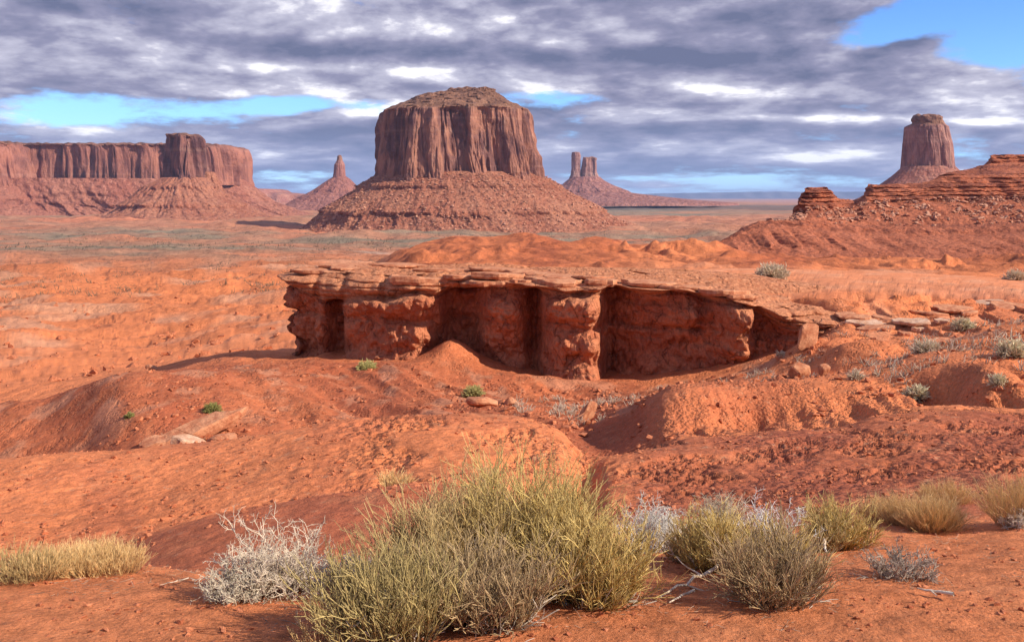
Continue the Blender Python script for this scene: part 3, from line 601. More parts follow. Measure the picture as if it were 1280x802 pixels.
def tower_part(D, lv, mat, root, seed):
    S = D / F; nth = 110; lv = np.array(lv, float); n = 60
    t = np.linspace(0, 1, n); s = np.linspace(0, 1, len(lv)); s[1:] = np.cumsum(np.abs(np.diff(lv[:, 0])) + .8); s[0] = 0; s /= s[-1]
    py = np.interp(t, s, lv[:, 0]); l = np.interp(t, s, lv[:, 1]); r = np.interp(t, s, lv[:, 2]); th = np.linspace(0, 2*np.pi, nth, endpoint=False)
    R = ((r - l) / 2 * S)[:, None] * (1 + 0.12 * fbm3(np.cos(th)[None] * 1.5 + seed, np.sin(th)[None] * 1.5, py[:, None] / 14, 3))
    X = (((l + r) / 2 - CX) * S)[:, None] + R * np.cos(th)[None]; Y = D + R * .9 * np.sin(th)[None]; Z = np.repeat((-(py - HZ) * S)[:, None], nth, 1)
    o = grid_obj('rock_tower', X, Y, Z, mat, tuple(root.location), None, wrap=True); o.parent = root; o.location = (0, 0, 0)
tower_part(7200, [(189.8, 719, 720), (190.3, 715, 725), (195, 714.5, 726), (210, 714, 725.5), (219, 713.5, 727), (228, 711, 730)], mk[0], cb, 6)

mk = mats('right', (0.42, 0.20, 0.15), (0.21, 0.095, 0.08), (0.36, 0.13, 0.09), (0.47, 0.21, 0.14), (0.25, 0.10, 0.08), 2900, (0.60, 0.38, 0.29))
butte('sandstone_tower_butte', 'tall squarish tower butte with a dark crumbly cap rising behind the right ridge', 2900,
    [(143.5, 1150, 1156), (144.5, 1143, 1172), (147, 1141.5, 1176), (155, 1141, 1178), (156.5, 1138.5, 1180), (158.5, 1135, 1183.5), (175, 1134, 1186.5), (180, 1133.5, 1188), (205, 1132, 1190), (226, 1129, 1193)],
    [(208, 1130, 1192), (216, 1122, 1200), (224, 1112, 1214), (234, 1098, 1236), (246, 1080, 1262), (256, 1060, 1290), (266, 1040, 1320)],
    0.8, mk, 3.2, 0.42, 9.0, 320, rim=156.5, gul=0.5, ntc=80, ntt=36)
# very distant blue mesas on the horizon
m_far = mat_plain('far_blue_mesa', (0.10, 0.09, 0.11), 0.1, 0.001, 50.0)
def far_mesa(label, D, pts, depth, mat, cat='mesa'):
    S = D / F; px = np.linspace(pts[0][0], pts[-1][0], 240); top = np.interp(px, [p[0] for p in pts], [p[1] for p in pts])
    top = top + 0.35 * fbm2(px / 17, 0 * px, 3) * (top < HZ + 1)
    base = HZ + 90.0 / S; prof = [(0, 1.0, 0.0), (0.10, 0.6, 0.3), (0.15, 0.12, 0.35), (0.2, 0.0, 0.5), (0.8, 0.0, 0), (1, 1.0, 0)]
    X = []; Y = []; Z = []
    for (dd, k, g) in prof:
        p = base * k + top * (1 - k); X.append((px - CX) * S); Y.append(D + dd * depth + g * depth * 0.25 * n2(px / 22, 0 * px)); Z.append(-(p - HZ) * S)
    X, Y, Z = map(np.array, (X, Y, Z)); cx = float(X.mean())
    o = grid_obj('distant_mesa', X, Y, Z, mat, (cx, D, -90)); return tag(o, label, cat)
far_mesa('long low blue plateau on the far horizon between the twin-towered butte and the right ridge', 42000, [(660, 247), (740, 243.5), (800, 242.8), (860, 241.2), (960, 239.5), (1120, 239.2), (1320, 240)], 9000, m_far)
far_mesa('low dark mesa sloping down behind the right end of the long left mesa', 9000, [(240, 236), (312, 235.5), (322, 236.5), (328, 240), (345, 241.5), (372, 243.5), (400, 247)], 1500, mk[1])
for o_ in sc.objects:
    if o_.name.startswith('distant_mesa') and 'dark' in o_['label']:
        at = o_.data.attributes.new('band', 'FLOAT', 'POINT')

# ------------------------------------------------------------------ RIGHT RIDGE: stepped red mesa in the middle distance
def loft(cv, rows, px0, px1, ncol):
    px = np.linspace(px0, px1, ncol); Yk = []; Zk = []
    for d in cv:
        ks = sorted(d); Yv = pchip1(ks, [d[k][0] for k in ks], px); pv = pchip1(ks, [d[k][1] for k in ks], px)
        Yk.append(Yv); Zk.append(-(pv - HZ) / F * Yv)
    X = []; Y = []; Z = []
    for i, nr in enumerate(rows):
        for j in range(nr + (i == len(rows) - 1)):
            t = j / nr; Yv = Yk[i] * (1 - t) + Yk[i+1] * t; X.append((px - CX) / F * Yv); Y.append(Yv); Z.append(Zk[i] * (1 - t) + Zk[i+1] * t)
    return np.array(X), np.array(Y), np.array(Z), px
rid = [
 {860: (395, 335), 1000: (390, 335), 1280: (385, 335), 1600: (385, 338)},
 {860: (425, 322), 900: (425, 314), 1000: (425, 312), 1100: (420, 316), 1280: (415, 318), 1600: (415, 320)},
 {860: (440, 316), 900: (445, 303), 940: (455, 288), 965: (460, 281), 1000: (462, 283), 1060: (465, 290), 1100: (470, 292), 1200: (470, 292), 1280: (470, 290), 1600: (470, 290)},   # rim of the low bench
 {860: (445, 317), 900: (450, 301), 940: (460, 282), 955: (465, 277), 1000: (467, 277), 1060: (470, 284), 1100: (475, 286), 1200: (475, 286), 1280: (475, 284), 1600: (475, 284)},
 {860: (460, 322), 900: (468, 303), 940: (480, 280), 955: (482, 277), 1000: (484, 276), 1060: (495, 281), 1100: (500, 282), 1200: (500, 281), 1280: (500, 279), 1600: (500, 276)},
 {860: (480, 330), 940: (500, 290), 985: (505, 277), 1000: (510, 268), 1015: (510, 263), 1060: (530, 262), 1090: (540, 254), 1150: (550, 252), 1200: (550, 252), 1280: (550, 249), 1600: (550, 246)},  # foot of banded wall
 {860: (490, 334), 940: (510, 296), 985: (510, 280), 999: (514, 255), 1008: (515, 243), 1045: (525, 246), 1060: (545, 257), 1078: (550, 252), 1090: (555, 242), 1150: (565, 238), 1200: (565, 234), 1280: (565, 232), 1600: (565, 230)},
 {860: (500, 338), 940: (520, 300), 988: (516, 282), 1001: (518, 246), 1010: (519, 236), 1036: (524, 236), 1048: (534, 246), 1062: (556, 256), 1080: (562, 247), 1092: (565, 236), 1150: (580, 231), 1170: (582, 227), 1200: (584, 221), 1280: (584, 217), 1600: (584, 214)},
 {860: (510, 342), 940: (530, 304), 992: (522, 284), 1003: (521, 244), 1012: (523, 234), 1034: (526, 234), 1044: (534, 241), 1054: (555, 249), 1070: (568, 250), 1082: (572, 243), 1092: (574, 231), 1150: (590, 229), 1168: (592, 225), 1182: (596, 217), 1200: (605, 214.5), 1225: (640, 210), 1242: (650, 204), 1280: (650, 204), 1600: (650, 202)},
 {860: (520, 346), 940: (540, 308), 996: (528, 286), 1006: (525, 246), 1014: (527, 234.5), 1032: (530, 234.5), 1044: (538, 243), 1054: (560, 251), 1070: (575, 252), 1082: (578, 243), 1088: (580, 230), 1092: (580, 230), 1097: (580, 234), 1150: (600, 229), 1168: (602, 225), 1182: (606, 217), 1200: (620, 214), 1225: (652, 208), 1238: (656, 204), 1243: (657, 193.5), 1280: (657, 193), 1600: (657, 190)},
 {860: (560, 350), 940: (580, 320), 1000: (570, 290), 1014: (550, 262), 1032: (560, 262), 1062: (620, 275), 1092: (640, 250), 1150: (680, 238), 1182: (700, 228), 1225: (720, 215), 1243: (740, 196), 1280: (740, 194), 1600: (740, 191)},
 {860: (640, 352), 1000: (680, 320), 1092: (760, 300), 1200: (800, 290), 1280: (820, 285), 1600: (820, 285)},
]
X, Y, Z, PX = loft(rid, [20, 34, 14, 10, 34, 34, 34, 14, 14, 14, 10], 860, 1500, 560)
S_ = 1 / 2.3
gxx = X + 5 * n2(X / 22, Z / 8)
depth_k = sst(Y, 395, 430); rowi = np.arange(X.shape[0])[:, None] * np.ones_like(X); bench = sst(rowi, 50, 55) * (1 - sst(rowi, 104, 114)); lower = sst(rowi, 18, 30) * (1 - sst(rowi, 50, 56))
gul = -np.abs(n2(gxx / 12, Z / 70)) * 9 - np.abs(n2(gxx / 4.6, Z / 40 + 5)) * 3.2 + fbm2(X / 40, Z / 18, 3) * 5
def lay(h, sx, sd): 
    zq = (Z - X * 0.012 + 0.5 * n2(X / 50, Y / 50)) / h; l = np.floor(zq); f = zq - l
    return n2(l * 7.31 + sd, X / sx + l * 3.3) - 0.8 * (np.exp(-(f / .16)**2) + np.exp(-((1 - f) / .16)**2))
strat = lay(2.4, 16, .5) * 2.0 + lay(1.1, 7, 1.5) * 1.0
wall = np.maximum(sst(Z, -7, -3) * sst(X / Y * F + CX, 975, 1000), sst(Z, -7, -3))
zn = (Z - (-17)) 
grib = -np.abs(n2((X + 4 * n2(X / 30, Z / 9)) / 9.5, Z / 60)) * 15 - np.abs(n2(X / 3.8, Z / 30 + 5)) * 5 + 5
Y2 = Y + 3.5 * n2(X / 45, 0 * X) * bench - lower * grib * np.clip((54 - rowi) / 20, 0, 1) - depth_k * (gul * (0.5) * (1 - 0.6 * wall) * (1 - 0.85 * bench) * (1 - lower)) - strat * (0.12 + 1.15 * wall) + 5.0 * wall * np.maximum(0, n2(X / 17, 0 * X + 8)) - fbm3(X / 7, Y / 7, Z / 4, 3) * 1.6 - lay(3.1, 22, 4.5) * 0.9 * (1 - wall) * sst(rowi, 60, 70) - wall * 3.0 * n2(X / 9, Z / 30)
rear = sst(np.arange(X.shape[0])[:, None] / X.shape[0], 0.93, 0.98)
Z2 = Z + depth_k * 0.8 * fbm2(X / 5, Y / 5, 4) * (1 - 0.4 * wall) * (1 - 0.7 * lower) + (1 - depth_k) * 0
Z2[:6] -= np.linspace(6, 0, 6)[:, None]
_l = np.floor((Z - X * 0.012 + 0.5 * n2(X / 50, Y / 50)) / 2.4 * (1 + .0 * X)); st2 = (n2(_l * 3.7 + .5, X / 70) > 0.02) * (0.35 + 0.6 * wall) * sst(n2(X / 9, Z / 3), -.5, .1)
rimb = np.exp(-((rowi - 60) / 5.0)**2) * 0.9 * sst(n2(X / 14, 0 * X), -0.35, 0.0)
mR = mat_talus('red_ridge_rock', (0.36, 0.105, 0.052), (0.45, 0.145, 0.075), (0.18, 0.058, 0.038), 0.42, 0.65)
ridge = empty('stepped_ridge', (230, 480, -15), 'stepped red rock ridge with banded ledges and boulder slopes, closest ridge on the right', 'ridge')
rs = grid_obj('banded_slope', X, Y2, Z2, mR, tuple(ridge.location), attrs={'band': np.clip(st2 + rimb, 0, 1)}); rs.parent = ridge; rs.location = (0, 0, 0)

# angular rocks: shared hull meshes
def hull(seed, flat=1.0, n=16, bev=0.0):
    r = random.Random(seed); bm = bmesh.new()
    for i in range(n):
        v = Vector((r.gauss(0, 1), r.gauss(0, 1), r.gauss(0, 1))).normalized() * r.uniform(0.8, 1.0)
        bm.verts.new((v.x, v.y * r.uniform(.75, 1), v.z * flat))
    res = bmesh.ops.convex_hull(bm, input=bm.verts)
    for g in set(res['geom_interior'] + res['geom_unused']):
        if isinstance(g, bmesh.types.BMVert) and g.is_valid: bm.verts.remove(g)
    if bev > 0: bmesh.ops.bevel(bm, geom=list(bm.edges), offset=bev, segments=1, affect='EDGES', profile=0.6)
    bmesh.ops.triangulate(bm, faces=bm.faces); bmesh.ops.recalc_face_normals(bm, faces=bm.faces)
    return bm
def hull_np(seed, flat=1.0, n=12):
    bm = hull(seed, flat, n); V = np.array([v.co[:] for v in bm.verts]); bm.verts.index_update(); Fc = np.array([[v.index for v in f.verts] for f in bm.faces]); bm.free(); return V, Fc
HN = [hull_np(900 + i, 0.7, 10) for i in range(8)]
def scatter(name, pts, sizes, mat, parent=None, loc=(0, 0, 0), seed=1, sink=0.2):
    r = np.random.RandomState(seed); VV = []; FF = []; off = 0
    k = r.randint(0, 8, len(pts)); ang = r.rand(len(pts)) * 6.28
    for h in range(8):
        sel = np.where(k == h)[0]
        if len(sel) == 0: continue
        V, Fc = HN[h]; c = np.cos(ang[sel])[:, None]; s = np.sin(ang[sel])[:, None]
        st = 0.7 + 0.6 * r.rand(len(sel), 3); vx = V[None, :, 0] * st[:, :1]; vy = V[None, :, 1] * st[:, 1:2]; vz = V[None, :, 2] * st[:, 2:]
        sz = sizes[sel][:, None]
        x = pts[sel, 0:1] + (vx * c - vy * s) * sz; y = pts[sel, 1:2] + (vx * s + vy * c) * sz; z = pts[sel, 2:3] + (vz + (0.45 - sink)) * sz
        P_ = np.stack([x, y, z], -1).reshape(-1, 3); VV.append(P_)
        FF.append((Fc[None] + (np.arange(len(sel)) * len(V))[:, None, None] + off).reshape(-1, 3)); off += len(P_)
    me = np_mesh(name, np.concatenate(VV) - np.array(loc), np.concatenate(FF), mat, False, fcount=3)
    o = bpy.data.objects.new(name, me); sc.collection.objects.link(o)
    if parent is not None: o.parent = parent
    else: o.location = loc
    o['kind'] = 'stuff'
    return o
# boulder aprons on the ridge
rr = np.random.RandomState(5)
R_, C_ = X.shape; M_ = 5200
ri = np.clip((rr.rand(M_) ** 0.8 * 44 + 76).astype(int), 0, R_ - 1); ci = rr.randint(90, C_, M_)
keep = (fbm2(X[ri, ci] / 16, ri / 14.0, 3) > -0.05)
ri = ri[keep]; ci = ci[keep]
pts = np.stack([X[ri, ci], Y2[ri, ci], Z2[ri, ci]], 1); sz = 0.3 + 1.6 * rr.rand(len(ri)) ** 3.0
M_talrock = mat_plain('talus_boulder_rock', (0.33, 0.12, 0.07), 0.2, 0.15, 0.3, 0.95, (0.52, 0.27, 0.17))
scatter('boulder_apron', pts, sz, M_talrock, ridge, tuple(ridge.location), 4)
# boulders on the central butte's talus
Xm, Ym, Zm = mt; nR, nC = Xm.shape; M_ = 6000
ri = (rr.rand(M_) * (nR - 12) + 4).astype(int); th_i = (nC * (0.28 + 0.70 * rr.rand(M_))).astype(int) % nC
pts = np.stack([Xm[ri, th_i], Ym[ri, th_i], Zm[ri, th_i]], 1); sz = 0.8 + 4.2 * rr.rand(M_) ** 3.5
scatter('talus_boulder', pts, sz, M_talrock, merrick, tuple(merrick.location), 6)

# ------------------------------------------------------------------ THE OVERHANGING LEDGE
FL = [(346, 73.5), (350, 72.2), (380, 70.3), (430, 68.6), (480, 67.6), (530, 66.6), (545, 66.3), (556, 67.0), (600, 65.7), (650, 65.0), (700, 64.0), (750, 63.2), (764, 63.9), (800, 63.1), (850, 62.0), (900, 61.0), (938, 60.2), (948, 61.0), (985, 60.0), (1030, 59.6), (1075, 60.5)]
fpx = np.concatenate([np.linspace(1075, 420, 500), np.linspace(420, 346, 84)[1:]])
fY = np.interp(fpx, [a for a, b in FL], [b for a, b in FL]) ; ker = np.hanning(7); ker /= ker.sum(); fY = np.convolve(np.pad(fY, 3, 'edge'), ker, 'valid')
fx = (fpx - CX) / F * fY
bpx = np.linspace(0, 1, 60)[1:]
bX = fx[-1] + np.array([0, .2, .8, 2.0, 4.0, 40.0]); bY = fY[-1] + np.array([0, 1.3, 2.4, 3.5, 4.3, 8.5])
bs = [0, .12, .25, .4, .5, 1.0]
bx = np.interp(bpx, bs, bX); by = np.interp(bpx, bs, bY)
LX = np.concatenate([fx, bx]); LYY = np.concatenate([fY, by]); lpx = LX / LYY * F + CX
isback = np.concatenate([np.zeros(len(fx)), np.ones(len(bx))]) > 0
# spine
sx = np.clip(LX + 0.6, fx[-1] + 4.2, 60); sY = np.interp(sx, [-13, 0, 20], [76.0, 74.6, 70.0])
sY = np.where(isback & (sY > LYY - 1.0), LYY - 1.0, sY)
NX = sx - LX; NY = sY - LYY; DD = np.hypot(NX, NY); NX /= DD; NY /= DD
ins = np.array([ # px, upper, mid, low
 (346, 1.0, 1.5, 2.1), (362, 1.2, 1.8, 2.3), (376, 1.9, 2.4, 2.6), (384, 1.5, 1.5, 2.0), (398, 1.6, 1.4, 1.9), (405, 3.6, 3.6, 3.2), (417, 3.8, 3.8, 3.0), (424, .9, 1.5, 1.2), (436, 0.3, 0.9, 0.5), (480, -0.2, 0.6, -0.4), (522, -0.2, 0.4, -0.4),
 (536, 0.5, 1.6, 2.0), (544, 2.0, 3.6, 3.8), (556, 3.4, 3.7, 3.6), (586, 3.6, 3.9, 3.4), (602, 1.6, 2.4, 2.8), (615, .8, 2.0, 2.2), (640, .5, 1.7, 1.9), (652, 1.2, 2.0, 2.2), (660, 4.2, 4.4, 4.0), (672, 4.2, 4.4, 3.6), (678, .9, 1.8, 1.4), (692, 0.2, .9, 0.2), (720, -0.3, 0.3, -0.7), (742, -0.1, 0.3, -0.4), (752, 1.2, 1.5, 1.3),
 (762, 3.4, 3.6, 3.4), (775, 2.7, 2.9, 2.6), (800, 1.9, 2.3, 1.9), (845, 1.7, 2.2, 1.5), (856, 1.6, 2.2, 2.0), (870, 1.2, 1.9, 1.7), (882, 1.8, 2.4, 2.0), (900, 1.2, 1.9, 2.2), (918, 0.2, 0.9, 2.0), (936, 0.0, 0.9, 2.0), (948, 1.3, 1.8, 1.7), (970, 1.6, 1.9, 1.7), (988, 1.2, 1.4, 1.3), (998, 0.7, .8, .8), (1020, 0.2, 0.2, 0.2), (1036, 0.0, .0, .0), (1075, 0.0, 0.0, 0.0)])
lp = np.where(isback, 430, lpx)
iu, im, il = [np.interp(lp, ins[:, 0], ins[:, k]) for k in (1, 2, 3)]
kk = np.hanning(17); kk /= kk.sum(); iu, im, il = [np.convolve(np.pad(q_, 8, 'edge'), kk, 'valid') for q_ in (iu, im, il)]
iu = np.where(isback, 1.2, iu); im = np.where(isback, 1.6, im); il = np.where(isback, 2.0, il)
def zz(tab): 
    a = np.interp(lpx, [t[0] for t in tab], [-(t[1] - HZ) / F * t[2] for t in tab]); return a
zu = zz([(346, 348, 73), (365, 364, 71), (400, 375, 69.5), (430, 374, 68.6), (480, 371, 67.6), (545, 366, 66.5), (560, 357, 66.5), (600, 356, 66), (650, 357, 65), (690, 366, 64), (750, 368, 63), (765, 358, 63), (800, 360, 63), (850, 364, 62), (900, 372, 61), (940, 388, 60), (1000, 410, 60), (1075, 415, 60)])
zt = zz([(346, 333.5, 74), (400, 334, 73), (450, 335.5, 72), (550, 338, 70), (650, 342, 68), (750, 347, 66), (850, 354, 64.5), (940, 366, 63), (1000, 381, 62), (1075, 392, 62)])
zu = zu - 0.25 * n2(LX / 2.5, LYY / 2.5)
NW, NCp, NTp = 124, 40, 40
rowsX = []; rowsY = []; rowsZ = []; capm = []
zb = -14.0
def put(inset, z, cm):
    rowsX.append(LX + NX * inset); rowsY.append(LYY + NY * inset); rowsZ.append(z); capm.append(np.full(len(LX), cm))
for i in range(NW):
    v = i / (NW - 1); z = zb + (zu - zb) * v
    k = np.clip((z - (-11.8)) / 4.6, 0, 1)   # -11.8 .. -7.2
    q = np.where(k < .5, il + (im - il) * sst(k, 0.05, .5), im + (iu - im) * sst(k, .5, .72))
    q = q + 0.35 * np.exp(-((z + 8.55 + 0.15 * n2(LX / 3, 0 * LX)) / 0.22)**2)          # notch between body and capital
    q = q - 0.8 * sst(-z, 11.6, 13.5)
    q = q + 0.36 * np.cos((z + 8.45 + 0.3 * n2(LX / 2, 0 * LX)) * 2 * np.pi / 2.3) * sst(-iu, -2.0, -0.6)
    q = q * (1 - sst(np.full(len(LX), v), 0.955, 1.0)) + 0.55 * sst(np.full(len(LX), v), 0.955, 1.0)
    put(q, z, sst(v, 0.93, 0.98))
for i in range(1, NCp):
    v = i / (NCp - 1); z = zu + (zt - 0.22 - zu) * v
    q = 0.75 * (1 - v)**2 + 1.25 * sst(v, 0.30, 1.0)**1.2 * np.ones(len(LX)) - 0.5 * np.sin(v * np.pi)
    put(q, z, 1.0)
for i in range(1, NTp + 1):
    v = i / NTp; q = 1.25 + (DD - 1.25) * v; z = zt - 0.22 * (1 - v)**2 - 0.02
    z = z - sst(lpx, 780, 900) * sst(v, 0.8, 1.0) * 0.9 - isback * 0.15
    put(q, z, 1.0)
X = np.array(rowsX); Y = np.array(rowsY); Z = np.array(rowsZ); cm = np.array(capm)
front = np.where(np.arange(len(X))[:, None] < NW + NCp - 1, 1.0, 0.0) * np.ones_like(X)
body = 1 - cm
d = 0.50 * fbm3(X / 2.4, Y / 2.4, Z / 2.0, 3) + body * (0.34 * np.abs(n3(X / 0.75, Y / 0.75, Z / 0.9)) * 1.6 - 0.12 * np.abs(n3(X / 0.42, Y / 0.42, Z / 1.6)) + 0.10 * fbm3(X / 0.3, Y / 0.3, Z / 0.42, 2))
zl = Z + 0.035 * X + 0.12 * n2(X / 3.5, Y / 3.5)
layer = np.floor(zl / 0.42); lo = n2(layer * 7.31 + 0.5, X / 3.2 + layer * 3.3); fr = zl / 0.42 - layer
d += cm * (0.34 * lo - 0.16 * (np.exp(-(fr / 0.14)**2) + np.exp(-((1 - fr) / 0.14)**2)))
layer2 = np.floor(zl / 0.75); lo2 = n2(layer2 * 5.1 + .3, X / 2.0); d += body * 0.22 * lo2
gaps = np.exp(-((n2(X / 5.2 + 1.7, 0 * X)) / 0.05)**2) * cm * 0.35
d = (d - gaps) * front
X = X - NX[None] * d; Y = Y - NY[None] * d
top = 1 - front
tz = fbm2(X / 3.0, Y / 1.3, 3); tl = tz * 2.2; fr = tl - np.floor(tl)
Z = Z + top * (0.09 * (np.floor(tl) + sst(fr, 0, .12)) + 0.05 * fbm2(X / 0.8, Y / .5, 3)) + front * cm * 0.06 * n2(X, Y)
ledge = empty('overhanging_rock_ledge', (2, 66, -11), 'long overhanging red rock promontory on eroded pillars in the middle of the picture', 'rock ledge')
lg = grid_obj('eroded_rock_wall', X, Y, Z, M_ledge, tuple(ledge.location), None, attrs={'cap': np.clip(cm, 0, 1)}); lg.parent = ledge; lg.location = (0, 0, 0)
lg.data.flip_normals() if False else None

def slab_mesh(name, w_, d_, t_, seed, mat, bev=0.12, ragged=0.24):
    r = random.Random(seed); n = r.choice((18, 20, 22)); bm = bmesh.new(); a0 = r.random()
    lv = []
    for (k, zz_) in ((0.86, -t_ / 2), (0.99, -t_ * 0.1), (1.0, t_ * 0.34), (0.955, t_ / 2)):
        ring = []
        for i in range(n):
            rr_ = random.Random(seed * 31 + i); aa = i / n * 2 * math.pi; q = 1 + ragged * (math.sin(2 * aa + seed) * .7 + math.sin(3 * aa + seed * 2.1) * .5 + math.sin(5 * aa + seed * 3.7) * .35) + rr_.uniform(-.05, .05); a = (i + a0 + rr_.uniform(-.3, .3)) / n * 2 * math.pi
            ring.append(bm.verts.new((math.cos(a) * w_ / 2 * q * (k + r.uniform(-.04, .04)), math.sin(a) * d_ / 2 * q * (k + r.uniform(-.04, .04)), zz_ + r.uniform(-.10, .10) * t_)))
        lv.append(ring)
    for a, b in zip(lv[:-1], lv[1:]):
        for i in range(n): bm.faces.new((a[i], a[(i+1) % n], b[(i+1) % n], b[i]))
    bm.faces.new(lv[-1]); bm.faces.new(lv[0][::-1])
    bmesh.ops.triangulate(bm, faces=[f for f in bm.faces if len(f.verts) > 4])
    me = bpy.data.meshes.new(name); bm.to_mesh(me); bm.free(); me.materials.append(mat)
    return me
def place(me, name, loc, rot, parent=None, scale=(1, 1, 1)):
    o = bpy.data.objects.new(name, me); sc.collection.objects.link(o); o.rotation_euler = rot; o.scale = scale
    if parent is not None: o.parent = parent; o.location = Vector(loc) - parent.location
    else: o.location = loc
    return o
# loose cap slabs along the lip: (px, Y, py of its middle, width, depth, thickness, yaw)
slabs = [(523, 67.8, 350.5, 4.4, 2.6, 0.75, -.05), (405, 72.2, 339.5, 4.6, 2.6, .4, .2), (437, 73.5, 333.5, 5.5, 3.0, .35, .1), (498, 74, 331.5, 5.0, 2.4, .3, -.1),
         (578, 67.6, 346.5, 2.8, 2.4, .45, .1), (622, 66.6, 345.0, 3.6, 2.4, .60, -.06), (612, 65.9, 354, 3.0, 1.9, .42, .1), (652, 65.6, 352, 1.4, 1.4, .42, .4), (694, 65.2, 353.0, 4.2, 2.6, .62, .03), (704, 66.8, 346.8, 4.0, 2.2, .35, -.1),
         (752, 65.0, 353, 2.6, 2.4, .60, .2), (742, 66.2, 347.0, 3.0, 2.0, .32, .1), (560, 71, 338.5, 4.6, 2.4, .36, .08), (628, 70, 337.5, 4.4, 2.2, .30, -.08), (668, 68.5, 342, 3.6, 2.2, .28, .12),
         (810, 64.2, 354.5, 4.2, 2.0, .42, -.08), (858, 63.2, 360, 4.0, 1.8, .40, -.1), (905, 61.9, 366, 3.4, 1.8, .5, -.12), (925, 61.4, 371, 2.0, 1.6, .4, .1)]
for i, (px, Yv, py, a, b, t, yaw) in enumerate(slabs):
    me = slab_mesh('rock_slab', a * .9, b, t * .75, 40 + i, M_rock)
    place(me, 'rock_slab', ((px - CX) / F * Yv, Yv, -(py - HZ) / F * Yv), (0.05 * math.sin(i), 0.035, yaw), ledge)
# the leaning block under the right end and fallen blocks
def rock(px, py, ya, yb, size, seed, label, cat='boulder', flat=.8, scale=(1, 1, 1), rot=(0, 0, 0), mat=None, name='boulder', sink=.25, n=18, group=None):
    p = gpt(px, py, ya, yb); bm = hull(seed, flat, n, 0.07); me = bpy.data.meshes.new(name); bm.to_mesh(me); bm.free(); me.materials.append(mat or M_rock)
    o = place(me, name, (p.x, p.y, p.z + size * flat * scale[2] * (1 - sink * 2) * .5), rot, None, tuple(size * s for s in scale)); return tag(o, label, cat, group)
rock(1010, 436, 55, 62, 1.0, 11, 'tall leaning flat-faced slab propped under the right end of the overhanging ledge', 'rock slab', 1.0, (.85, .5, 1.15), (0.1, 0.25, 0.3), name='leaning_slab', sink=0.0)
rock(1000, 470, 44, 56, 0.8, 12, 'squarish fallen block in the shade below the leaning slab', 'boulder', .8, (1.1, .8, .95), (0, .1, .2), sink=.1)
rock(1030, 468, 44, 56, 0.62, 13, 'pale-sided upright block just right of the shaded fallen block', 'boulder', .9, (.65, .8, 1.1), (0, -.2, .5), sink=.2)
rock(602, 507, 40, 56, 0.85, 14, 'flat wedge-shaped orange boulder below the ledge with a small green plant behind it', 'boulder', .55, (1.15, .8, .8), (0.1, .12, .1), sink=.0)
rock(638, 506, 40, 56, 0.42, 15, 'small rounded boulder just right of the flat wedge boulder', 'boulder', .8, sink=.1)
rock(735, 526, 38, 52, 0.85, 16, 'slanting pinkish slab standing in the stony wash beside the shadowed gully', 'rock slab', .8, (.7, .5, 1.15), (0.2, .5, .3), sink=.1, name='leaning_slab')
rock(190, 462, 70, 90, 0.62, 17, 'lone dark boulder on the sand left of the ledge shadow', 'boulder', .7, sink=.05)
rock(238, 566, 34, 42, 0.95, 18, 'pale broken block at the foot of the left-hand wash', 'boulder', .8, (1, .7, .8), (0, .3, .4), mat=M_rockpale, sink=0)
rock(208, 571, 34, 42, 0.7, 19, 'low pale rock left of the broken block in the wash', 'boulder', .5, (1.3, .7, .8), mat=M_rockpale, sink=0)
rock(280, 562, 34, 42, 0.8, 20, 'round orange rock between the pale block and the long tilted slab', 'boulder', .7, sink=.1)
def slabthing(px, py, ya, yb, w_, d_, t_, seed, rot, label, mat=M_rock, lift=0.0, name='rock_slab'):
    p = gpt(px, py, ya, yb); me = slab_mesh(name, w_, d_, t_, seed, mat); o = place(me, name, (p.x, p.y, p.z + lift), rot); return tag(o, label, 'rock slab')
slabthing(232, 548, 36, 46, 4.2, 1.1, .55, 71, (0.25, -0.32, 0.55), 'long tilted sandstone slab lying up the left-hand wash', lift=.1)
slabthing(262, 540, 36, 46, 3.2, .7, .35, 72, (0.25, -0.35, 0.6), 'thin narrow slab lying just above the long tilted slab', lift=.15)
slabthing(196, 558, 36, 46, 1.6, .8, .4, 73, (0.2, -0.2, 0.4), 'short broken slab at the lower end of the long tilted slab', lift=.1)
br = empty('broken_rock_outcrop', (21, 57, -7.2), 'low outcrop of thin broken slabs stepping up the slope right of the ledge', 'rock outcrop')
for i, (px, py, ya, yb, w_, d_, t_) in enumerate([(1082, 404, 54, 64, 3.2, 2.2, .28), (1110, 398, 54, 66, 3.0, 2.2, .26), (1095, 411, 52, 62, 2.6, 1.6, .3), (1140, 403, 52, 64, 2.4, 1.8, .3), (1163, 392, 54, 66, 2.8, 2.0, .26), (1190, 386, 54, 66, 3.0, 2.0, .28), (1232, 380, 56, 68, 3.6, 2.2, .3), (1262, 384, 56, 68, 3.4, 2.2, .32), (1210, 392, 52, 62, 1.6, 1.2, .3), (1150, 412, 50, 60, 1.0, .9, .35), (1130, 418, 50, 60, .9, .8, .3), (1065, 396, 56, 66, 2.6, 1.8, .25), (1178, 402, 52, 60, 1.2, 1.0, .3)]):
    p = gpt(px, py, ya, yb); me = slab_mesh('rock_slab', w_, d_, t_, 200 + i, M_rock if i % 3 else M_rockpale)
    place(me, 'rock_slab', (p.x, p.y, p.z + t_ * .12), (.10 + .06 * math.sin(i * 3), .09 * math.sin(i * 2), .5 * math.sin(i * 1.7)), br, (.8, .8, .8))

